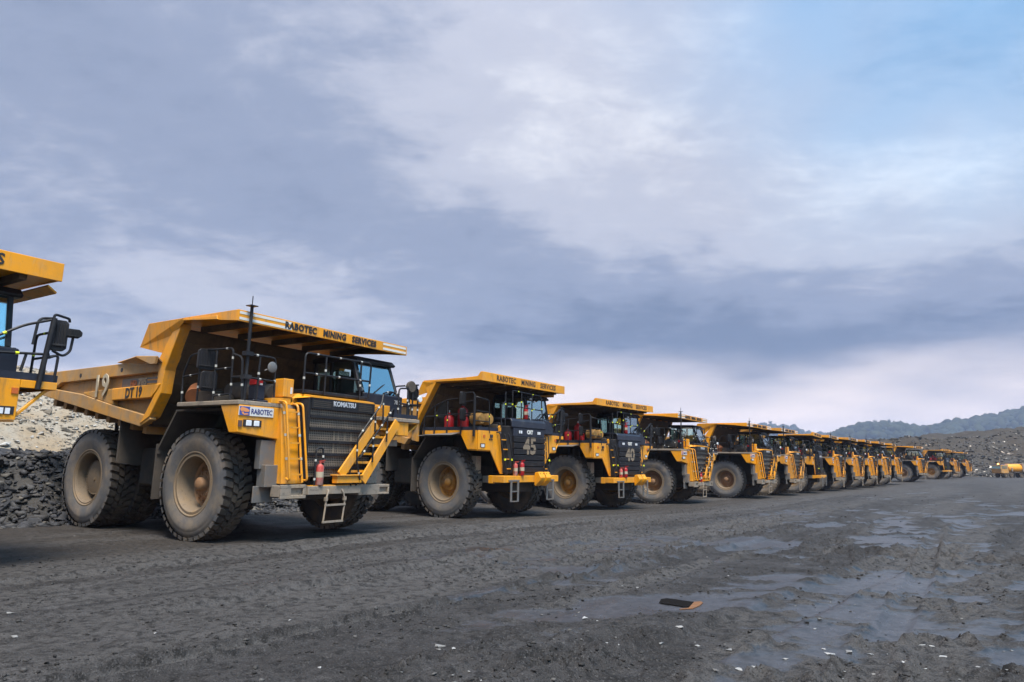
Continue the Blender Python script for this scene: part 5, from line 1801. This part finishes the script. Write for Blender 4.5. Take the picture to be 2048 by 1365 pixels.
def build_heaps():
    # dark berm
    sv = np.concatenate([np.arange(-26, 12, 0.22), np.arange(12, 150, 0.9)])
    tv = np.arange(0, 12, 0.22) + 4.6
    S_, T_ = np.meshgrid(sv, tv)
    T_ = T_ + np.interp(S_, S_K, T_K)
    X, Y = xy(S_, T_)
    bz = berm_z(S_, T_)
    Z = ground_base(X, Y) - 0.12 + bz + 0.10 * sstep(bz, 0.02, 0.3)
    berm = put('rock_berm', grid_mesh('rock_berm', X, Y, Z, 'heap_dark'))
    tag(berm, 'low berm of dark broken rock behind the parked trucks', 'rock pile')

    def top(s, t_):
        x, y = xy(s, t_)
        return x, y, ground_base(x, y) - 0.12 + berm_z(s, t_) + 0.1
    n = 18000
    s = np.where(rng.random(n) < 0.7, -14 + 24 * rng.random(n), 8 + 120 * rng.random(n))
    t_ = np.interp(s, S_K, T_K) + 5.6 + 4.6 * rng.random(n) ** 0.9
    x, y, z = top(s, t_)
    sz = 0.055 + 0.24 * rng.random(n) ** 2.0
    sz *= np.where(s > 10, 1.8, 1.0)
    me = bulk('rubble', RK, np.stack([x, y, z + sz * 0.1], 1), sz, 'dark_rock', rng, 1.0, 0.9)
    o = put('rubble', me, berm)
    o['kind'] = 'stuff'
    ms = [shape_mesh('rock', f, 'dark_rock_single') for f in RK]
    for i in range(285):
        s = random.uniform(-9.5, 1.5)
        t_ = float(np.interp(s, S_K, T_K)) + 6.0 + 3.6 * random.random() ** 0.8
        x, y, z = [float(v) for v in top(np.array([s]), np.array([t_]))]if False else [float(v[0]) for v in top(np.array([s]), np.array([t_]))]
        r_ = 0.15 + 0.38 * random.random() ** 2.2
        o = put('rock', ms[i % 8], berm, (x, y, z + r_ * 0.15), (random.uniform(-.7, .7), random.uniform(-.7, .7), random.uniform(0, 6.28)))
        o.scale = (r_ * random.uniform(.8, 1.3), r_ * random.uniform(.8, 1.2), r_ * random.uniform(.7, 1.2))
    # pale gravel heap
    sv = np.arange(-34, 13, 0.3)
    tv = np.arange(7.4, 26, 0.3)
    S_, T_ = np.meshgrid(sv, tv)
    X, Y = xy(S_, T_)
    Z = ground_base(X, Y) - 0.1 + heap_z(S_, T_)
    heap = put('gravel_heap', grid_mesh('gravel_heap', X, Y, Z, 'heap_pale'))
    tag(heap, 'tall slope of pale beige gravel at the left behind the nearest trucks', 'gravel heap')
    n = 27000
    s = -24 + 33 * rng.random(n)
    t_ = 8.4 + 10.5 * rng.random(n) ** 1.1
    x, y = xy(s, t_)
    keep = rng.random(n) < (0.25 + 0.9 * sstep(fbm(s * 0.35, t_ * 0.35, 3, 95), 0.35, 0.6)) * (1 - sstep(s, 2, 10))
    s, t_, x, y = s[keep], t_[keep], x[keep], y[keep]
    sz = 0.03 + 0.13 * rng.random(len(x)) ** 2.4
    z = ground_base(x, y) - 0.1 + heap_z(s, t_) + sz * 0.2
    o = put('gravel', bulk('gravel', RK, np.stack([x, y, z], 1), sz, 'pale_stone', rng, 1.0, 0.8), heap)
    o['kind'] = 'stuff'
    ms = [shape_mesh('stone', f, 'pale_stone_single') for f in RK]
    for i in range(110):
        s, t_ = random.uniform(-13, 0), 8.8 + 7.5 * random.random()
        x, y = xy(s, t_)
        z = float(ground_base(np.array([x]), np.array([y]))[0] - 0.1 + heap_z(np.array([s]), np.array([t_]))[0])
        r_ = 0.13 + 0.22 * random.random() ** 2
        o = put('stone', ms[i % 8], heap, (x, y, z + r_ * 0.15), (random.uniform(-.6, .6), random.uniform(-.6, .6), random.uniform(0, 6.28)))
        o.scale = (r_, r_ * random.uniform(.8, 1.2), r_ * random.uniform(.7, 1.2))


build_heaps()


# ------------------------------------------------------------------ waste dump at the end of the yard
DX = np.array([40, 76, 100, 112, 124, 137, 142, 148, 153, 160, 190, 260, 420])
DZ = np.array([2, 5.0, 8.6, 10.6, 10.4, 11.2, 12.6, 11.7, 13.4, 14.0, 17.0, 20, 22])


def dump_z(x, y):
    # the slope faces the camera; its foot wanders
    ft = 168 + (fbm(x * 0.04, x * 0 + 3.3, 3, 101) - 0.5) * 14
    cz = np.interp(x, DX, DZ) + (fbm(x * 0.09, x * 0 + 7.7, 3, 103) - 0.5) * 2.4
    k = np.clip((y - ft) / 30.0, 0, 1)
    z = cz * (k * (0.65 + 0.35 * k))
    n = (fbm(x * 0.12, y * 0.12, 4, 105) - 0.5) * 3.2 + (fbm(x * 0.5, y * 0.5, 3, 107) - 0.5) * 1.3
    return z + n * sstep(k, 0.0, 0.25) - 0.3 * (1 - sstep(k, 0, 0.05))


def build_dump():
    xs = np.arange(30, 420, 1.1)
    ys = np.arange(158, 262, 1.0)
    X, Y = np.meshgrid(xs, ys)
    d = put('waste_dump', grid_mesh('waste_dump', X, Y, dump_z(X, Y), 'heap_mixed'))
    tag(d, 'long grey slope of dumped rock closing the far end of the yard', 'rock pile')
    n = 17000
    x = 60 + 190 * rng.random(n)
    y = 160 + 40 * rng.random(n)
    sz = 0.16 + 0.75 * rng.random(n) ** 3.4
    z = dump_z(x, y) + sz * 0.2
    o = put('rubble', bulk('rubble', RK, np.stack([x, y, z], 1), sz, 'mixed_rock', rng, 1.0, 0.9), d)
    o['kind'] = 'stuff'
    ms = [shape_mesh('rock', f, 'mixed_rock_single') for f in RK]
    for i in range(170):
        x, y = random.uniform(88, 178), random.uniform(164, 196)
        r_ = random.uniform(0.5, 1.1)
        o = put('rock', ms[i % 8], d, (x, y, float(dump_z(np.array([x]), np.array([y]))[0]) + 0.2), (random.uniform(-.8, .8), random.uniform(-.8, .8), random.uniform(0, 6.28)))
        o.scale = (r_, r_, r_)
    mp = [shape_mesh('boulder', f, 'pale_boulder') for f in RK]
    pc, ps = math.cos(R(10.684)), math.sin(R(10.684))
    for i, (px, py, r_) in enumerate(((2018, 909, 1.5), (2005, 906, 1.0), (2037, 902, 1.5), (2008, 884, 1.1), (2029, 891, 0.8), (1940, 894, 0.7), (1855, 891, 1.0), (1978, 935, 1.2), (1952, 941, 1.0), (1960, 947, 1.0), (1947, 945, 0.8), (1968, 944, 0.8), (1973, 951, 0.7), (1962, 952, 0.7), (1981, 953, 0.6))):
        a_, b_ = (px - 1024) / 1365.0, (682.5 - py) / 1365.0
        dx, dy, dz = a_, pc - b_ * ps, ps + b_ * pc
        ks = np.linspace(150, 240, 600)
        hit = np.nonzero(dump_z(dx * ks, dy * ks) >= 1.68 + dz * ks)[0]
        if not len(hit):
            continue
        k = ks[hit[0]]
        o = put('boulder', mp[i % 8], d, (dx * k, dy * k, 1.68 + dz * k), (random.uniform(-.8, .8), random.uniform(-.8, .8), random.uniform(0, 6.28)))
        o.scale = (r_, r_ * 0.9, r_)


build_dump()


# ------------------------------------------------------------------ wooded hills
def ico(sub, seed, j=0.3):
    bm = bmesh.new()
    bmesh.ops.create_icosphere(bm, subdivisions=sub, radius=1.0)
    rn = random.Random(seed)
    for v in bm.verts:
        v.co *= 1 + (rn.random() - 0.5) * 2 * j
    bm.verts.index_update()
    V = np.array([v.co[:] for v in bm.verts])
    F = np.array([[v.index for v in f.verts] for f in bm.faces])
    bm.free()
    return V, F


CR = [ico(2, 400 + i, 0.2) for i in range(4)]


def ridge_h(pts, D):
    xs = np.array([(p[0] - 1024) / 1365.0 * D for p in pts])
    zs = np.array([(940 - p[1]) / 1365.0 * D * 1.0 + 1.68 for p in pts])
    return xs, zs


HILLS = [('hill', 2700.0, ridge_h([(1100, 945), (1280, 915), (1380, 890), (1450, 868), (1500, 858), (1545, 855), (1580, 862), (1610, 871), (1650, 876), (1720, 885), (1850, 905), (2000, 930)], 2700.0), 12.0, 1500),
         ('hill', 1800.0, ridge_h([(1560, 935), (1640, 884), (1665, 873), (1700, 861), (1745, 852), (1775, 853), (1800, 857), (1840, 859), (1880, 857), (1910, 853), (1940, 848), (1965, 843), (2000, 838), (2048, 826), (2150, 805), (2300, 790), (2600, 800), (3000, 850)], 1800.0), 10.0, 3100)]


def build_hills():
    for hi, (nm, D, (rx, rz), cr, ntree) in enumerate(HILLS):
        def hz(x, y, D=D, rx=rx, rz=rz, hi=hi):
            c = np.interp(x * D / np.maximum(y, 1), rx, rz) if False else np.interp(x, rx, rz, left=-5, right=-5)
            k = 1 - np.clip(np.abs(y - D) / (D * 0.22), 0, 1)
            return (c + 3) * (k * k * (3 - 2 * k)) - 3 + (fbm(x * 0.012, y * 0.012, 4, 111 + hi) - 0.5) * 14 * k * np.clip(c / 40, 0, 1) - cr * 0.8 * k
        xs = np.linspace(rx[0] - 60, rx[-1] + 60, 150)
        ys = np.linspace(D * 0.76, D * 1.24, 60)
        X, Y = np.meshgrid(xs, ys)
        o = put('hill', grid_mesh('hill', X, Y, hz(X, Y), 'hill_soil'))
        o['kind'] = 'structure'
        n = ntree
        x = rx[0] + (min(rx[-1], D * 0.95) - rx[0]) * rng.random(n)
        y = D * (0.80 + 0.22 * rng.random(n) ** 0.7)
        y = np.where(rng.random(n) < 0.35, D + (rng.random(n) - 0.5) * 60, y)
        sz = cr * (0.40 + 1.0 * rng.random(n) ** 1.6)
        z = hz(x, y) + sz * 0.5
        ok = z > 4
        f = put('forest', bulk('forest', CR, np.stack([x, y, z], 1)[ok], sz[ok], 'forest', rng, 0.95, 0.3))
        tag(f, ('dense dark wood covering the low distant hill' if hi == 0 else 'dense dark wood covering the nearer hill on the right'), 'forest', kind='stuff')
        if hi == 1:
            skyline(hz, D)
        else:
            skyline2(hz, D)


LEAF = None


def crown_mesh(seed, w, h, flat=0.7):
    """crown of many small leaf clumps round a few boughs, with gaps between them"""
    rn = np.random.default_rng(seed)
    cs, zs = [], []
    nb = 9
    for b_ in range(nb):
        a = rn.random() * 6.283
        r_ = w * 0.62 * math.sqrt(rn.random())
        c = np.array([r_ * math.cos(a), r_ * math.sin(a), h * (0.2 + 0.65 * rn.random()) * (1 - 0.35 * r_ / w)])
        k = 26
        p = c + rn.normal(size=(k, 3)) * np.array([w * 0.17, w * 0.17, h * 0.11 * flat])
        cs.append(p)
        zs.append(w * (0.035 + 0.055 * rn.random(k)))
    return bulk('crown', CR[:2], np.concatenate(cs), np.concatenate(zs), 'leaves', rn, 0.8, 0.5)


def tree_at(label, x, y, z, H, w, seed, flat=0.7, crown_h=0.5):
    t_ = thing('tree', label, 'tree', (x, y, z), group='trees on the skyline')
    b = MB()
    b.tube([(0, 0, -2), (0.1, 0, H * 0.3), (-0.1, 0.1, H * 0.62), (0.1, 0, H * 0.85)], [0.55, 0.42, 0.3, 0.12], 7)
    for k in range(5):
        a = k * 1.257 + seed
        b.tube([(0, 0, H * (0.5 + 0.06 * k)), (math.cos(a) * w * 0.3, math.sin(a) * w * 0.3, H * (0.68 + 0.05 * k)), (math.cos(a) * w * 0.55, math.sin(a) * w * 0.55, H * (0.78 + 0.04 * k))], [0.22, 0.15, 0.06], 5)
    b.build('trunk', 'bark', t_, smooth=60)
    put('crown', crown_mesh(seed, w, H * crown_h, flat), t_, (0, 0, H * (1 - crown_h) - H * 0.05))
    return t_


def skyline(hz, D):
    for i, (px, top, w, lab) in enumerate(((1772, 838, 5.5, 'tallest slim emergent tree on the middle of the ridge'), (1746, 841, 5, 'rounded tree just left of the tallest slim emergent tree'), (1784, 842, 4, 'thin tree just right of the tallest slim emergent tree'),
                                          (1801, 846, 4, 'faint thin tree on the dip of the ridge'), (1693, 857, 6, 'round tree at the low left end of the nearer ridge'), (1725, 847, 6, 'round tree on the rising left shoulder of the ridge'), (1659, 864, 5, 'small tree where the nearer ridge meets the far hill'),
                                          (1857, 849, 9, 'broad flat-topped tree on the saddle of the ridge'), (1890, 849, 9, 'wide dark tree where the ridge starts to climb right'), (1913, 845, 7, 'tree left of the pair on the climbing ridge'), (1931, 840, 7, 'left tree of the pair on the climbing ridge'), (1943, 840, 6, 'right tree of the pair on the climbing ridge'),
                                          (1962, 835, 14, 'widest umbrella-shaped tree on the right ridge'), (2019, 826, 7, 'left of the two trees nearest the right edge of the ridge'), (2028, 823, 7, 'right of the two trees nearest the right edge of the ridge'))):
        x = (px - 1024) / 1365.0 * D
        z = float(hz(np.array([x]), np.array([D]))[0])
        H = (940 - top) / 1365.0 * D + 1.68 - z
        tree_at(lab, x, D, z, max(H, 10), w * 1.4, i + 1, 0.6 if w > 8 else 0.9, 0.42)


def skyline2(hz, D):
    for i, (px, top, w, lab) in enumerate(((1563, 849, 9, 'tree on the crown of the far left hill'), (1583, 855, 8, 'tree on the right shoulder of the far left hill'), (1538, 843, 7, 'tall bare tree at the left of the far hill'))):
        x = (px - 1024) / 1365.0 * D
        z = float(hz(np.array([x]), np.array([D]))[0])
        H = (940 - top) / 1365.0 * D + 1.68 - z
        tree_at(lab, x, D, z, max(H, 11), w * 1.4, i + 31, 0.9, 0.4)


build_hills()


# ------------------------------------------------------------------ the row of trucks
KN = k_truck('nearest whole yellow dump truck, number 19 on its body, white company sign on fender', '19')
CN = c_truck('yellow dump truck with black nose numbered 45, second whole truck in the row', '45')


def rename_tree(root):
    pass


LABELS = [
    'cropped yellow dump truck at the left edge of the picture', None, None,
    'yellow dump truck with black nose numbered 40, right of the one numbered 45',
    'yellow dump truck with white fender sign, first one right of the black-nosed number 40',
    'yellow dump truck with clean orange wheel hub, second one right of number 40',
    'yellow dump truck with dusty brown ladder, third one right of number 40',
    'black-nosed dump truck with two red tanks, fourth one right of number 40',
    'first yellow dump truck right of the distant black-nosed one with red tanks',
    'second yellow dump truck right of the distant black-nosed one with red tanks',
    'third yellow dump truck right of the distant black-nosed one with red tanks',
    'fourth yellow dump truck right of the distant black-nosed one with red tanks',
    'fifth yellow dump truck right of the distant black-nosed one with red tanks',
    'sixth yellow dump truck right of the distant black-nosed one, its cab turned to us',
    'farthest black-nosed dump truck, orange wheel hub showing, third from the end of the row',
    'last but one dump truck at the far end of the row',
    'last dump truck at the far right end of the row']
POSE = []
WEAR = [0.25, 0.45, 0.30, 0.40, 0.35, 0.15, 0.85, 0.55, 0.40, 0.60, 0.30, 0.70, 0.45, 0.25, 0.65, 0.80, 0.50]
_plain = {}
for i, (kd, x, y, yw) in enumerate(ROW):
    z = float(ground_base(np.array([x]), np.array([y]))[0]) - 0.015
    if y > 70:
        z = float(gz(x, y)) - 0.01
    if i == 1:
        o = KN
    elif i == 2:
        o = CN
    else:
        o = copy_tree(KN if kd == 'k' else CN, None, ('id',))
        o['label'] = LABELS[i]
    o['group'] = 'dump trucks parked in a row'
    o.location = (x, y, z)
    o.rotation_euler = (0, R(PITCH), R(yw))
    o['wear'] = WEAR[i]
    for c in o.children_recursive:
        c['wear'] = WEAR[i]
    POSE.append(Matrix.Translation((x, y, z)) @ Matrix.Rotation(R(yw), 4, 'Z') @ Matrix.Rotation(R(PITCH), 4, 'Y'))
    if i >= 5:         # the far trucks carry no bright bands on their rails
        for c in o.children:
            if c.name.startswith('handrail'):
                k = c.data.name
                if k not in _plain:
                    _plain[k] = c.data.copy()
                    _plain[k].materials[1] = MATS['black']
                c.data = _plain[k]
    if i == 3:
        ns = [c for c in o.children if c.name.startswith('nose')][0]
        text('stencil_number', '40', 0.88, 'stencil', ns, face_x(2.2715, 0.0, 2.74), bold=0.03, th=0.002, sx=1.02)
    if i == 0:
        for c in o.children_recursive:
            if c.name.startswith('lettering') and c.get('_txt'):
                me = c.data.copy()
                me.transform(Matrix.Translation((0, -0.17, 0)))
                c.data = me
for o in list(bpy.data.objects):
    for k in ('_id', '_txt', '_fine'):
        if k in o:
            del o[k]

P1, P2, P3, P4 = POSE[1], POSE[2], POSE[3], POSE[4]
extinguisher('dusty red fire extinguisher on the bumper in front of the grille of truck 19', P1, (2.45, -0.70, 1.38), 0.62, 0.10, 'red_dusty')
extinguisher('red fire extinguisher with white label on the bumper of truck 45', P2, (2.40, -0.72, 1.65), 0.60, 0.10)
extinguisher('smaller red fire extinguisher left of the labelled one on truck 45', P2, (2.33, -1.04, 1.65), 0.55, 0.09, 'red_dusty')
extinguisher('red fire extinguisher up on the nose of truck 45 beside the windshield', P2, (1.95, 0.12, 3.83), 0.58, 0.10)
extinguisher('bright red fire extinguisher on the bumper of truck 40', P3, (2.40, -0.72, 1.65), 0.58, 0.10)
extinguisher('dull red fire extinguisher left of the bright one on truck 40', P3, (2.33, -1.04, 1.65), 0.50, 0.09, 'red_dusty')
extinguisher('red fire extinguisher up on the nose of truck 40 below its windshield', P3, (1.95, 0.12, 3.83), 0.58, 0.10)
extinguisher('red fire extinguisher on the bumper of the truck right of number 40', P4, (2.45, -0.70, 1.38), 0.58, 0.10)
for p, n in ((P2, 'nearest black-nosed truck'), (P3, 'black-nosed truck just beyond the nearest one')):
    chock('left yellow wheel chock on the bumper of the ' + n, p, (2.44, 0.30, 1.60))
    chock('right yellow wheel chock on the bumper of the ' + n, p, (2.44, 0.74, 1.60))


# ------------------------------------------------------------------ service truck under the waste dump
def service_truck():
    x, y = 109.5, 152.0
    t_ = thing('service_truck', 'small muddy yellow tank lorry with lit orange beacon by the waste dump', 'tank truck', (x, y, float(gz(x, y)) - 0.02), (0, 0, R(192)))
    b = MB().box(-4.2, 3.6, -0.5, 0.5, 0.75, 1.05)
    b.box(-4.3, 0.6, -1.2, 1.2, 1.15, 1.3)
    b.build('frame', 'under_dark', t_)
    wm = MB().lathe([(-0.16, 0.22), (-0.17, 0.32), (-0.18, 0.42), (-0.14, 0.53), (0.14, 0.53), (0.18, 0.42), (0.16, 0.22)], n=20).mesh('tyre', 'tread', smooth=40)
    rm = MB().lathe([(-0.15, 0.33), (-0.10, 0.27), (-0.08, 0.12), (-0.16, 0.10), (-0.16, 0.0)], n=16).mesh('wheel', 'rim_dusty', smooth=40)
    for wx in (3.0, 1.5, -1.0, -2.4):
        for sd in (-1, 1):
            w = put('wheel', rm, t_, (wx, sd * 1.0, 0.52), (0, 0, 0 if sd < 0 else math.pi))
            put('tyre', wm, w)
    b = MB()
    b.prism([(2.25, 0.95), (4.25, 0.95), (4.30, 1.9), (4.10, 2.75), (2.25, 2.8)], 'Y', -1.2, 1.2)
    cb = b.build('cab', 'rag_green', t_, bevel=0.08)
    cb.data.materials[0] = MATS['yellow_dusty']
    MB().box(2.3, 4.1, -1.18, 1.18, 2.76, 2.86).build('cab_roof', 'service_blue', cb, bevel=0.04)
    MB().slab([(4.325, -1.05, 1.95), (4.325, 1.05, 1.95), (4.135, 1.05, 2.65), (4.135, -1.05, 2.65)], 0.02).build('windshield', 'glass_dark', cb)
    for sd in (-1, 1):
        MB().box(2.7, 4.0, sd * 1.205 - 0.01, sd * 1.205 + 0.01, 1.9, 2.55).build('side_window', 'glass_dark', cb)
        MB().box(2.6, 4.1, sd * 1.215 - 0.01, sd * 1.215 + 0.01, 1.0, 1.7).build('door', 'yellow_dusty', cb)
    b = MB().lathe([(0, 0.16), (0.05, 0.17), (0.22, 0.15), (0.28, 0.0)], (3.9, 0.3, 2.80), 14, axis='Z')
    b.build('beacon', 'beacon', t_, smooth=40)
    b = MB()
    b.lathe([(-2.0, 0.0), (-2.0, 0.8), (-1.9, 0.9), (1.6, 0.9), (1.75, 0.8), (1.75, 0.0)], (-0.0, 0, 2.05), 20, axis='X')
    b.build('tank', 'yellow', t_, smooth=40)
    b = MB().box(-4.4, -2.15, -1.15, 1.15, 1.6, 2.45)
    b.build('rear_cabinet', 'yellow', t_, bevel=0.1)
    b = MB()
    b.box(-2.1, -1.7, -1.0, 1.0, 1.3, 3.05)
    b.box(0.9, 1.2, -1.0, 1.0, 1.3, 2.2)
    b.build('hose_reel', 'dusty_metal', t_, bevel=0.05)
    b = MB().box(-4.3, -3.2, -1.15, 1.15, 0.6, 1.14)
    b.build('fuel_box', 'yellow_dusty', t_, bevel=0.05)
    b = MB()
    b.tube([(2.1, -0.9, 1.2), (2.1, -0.9, 4.6)], 0.05, 6)
    b.build('exhaust_stack', 'dusty_metal', t_)
    for c in t_.children_recursive:
        c['wear'] = 0.35


mk('service_blue', (0.05, 0.06, 0.20), 0.5, [(3.0, DUST, 0.45, 0.7, 0.7)])
_m = mk('beacon', (0.8, 0.25, 0.02), 0.3)
_p = [n for n in _m.node_tree.nodes if n.type == 'BSDF_PRINCIPLED'][0]
_p.inputs['Emission Color'].default_value = (1.0, 0.42, 0.06, 1)
_p.inputs['Emission Strength'].default_value = 4.0
service_truck()

# ------------------------------------------------------------------ scrap in the puddle
sx, sy = 2.185, 9.35
sz_ = float(gz(sx, sy)) + 0.006
scrap = thing('scrap_plate', 'dark flat scrap with a rusty orange edge lying in the wet mud', 'scrap', (sx, sy, sz_))
b = MB().prism([(-0.27, 0.02), (-0.19, 0.27), (-0.10, 0.33), (0.01, 0.25), (0.08, 0.17), (0.20, 0.08), (0.06, -0.24), (-0.01, -0.25), (-0.12, -0.13), (-0.22, -0.06)], 'Z', 0.0, 0.005)
b.build('plate', 'rubber', scrap)
b = MB().prism([(0.202, 0.082), (0.30, 0.13), (0.305, 0.03), (0.21, -0.16), (0.08, -0.34), (-0.10, -0.40), (-0.10, -0.37), (0.03, -0.31), (0.062, -0.242)], 'Z', -0.004, 0.003)
b.build('rusty_edge', 'rust_orange', scrap)

# ------------------------------------------------------------------ hazy evening air
hz_mat = bpy.data.materials.new('haze')
hz_mat.use_nodes = True
t = NT(hz_mat.node_tree)
pv = t.n('ShaderNodeVolumePrincipled', {'Color': (0.56, 0.69, 1.0), 'Density': HAZE, 'Anisotropy': 0.0})
ou = t.n('ShaderNodeOutputMaterial')
t.t.links.new(pv.outputs[0], ou.inputs['Volume'])
MATS['haze'] = hz_mat
hb = MB().box(-4300, 4500, -450, 4300, -60, 270).build('haze', 'haze')
hb['kind'] = 'stuff'
hb['label'] = 'thin bluish evening haze over the yard and hills'
hb['category'] = 'haze'
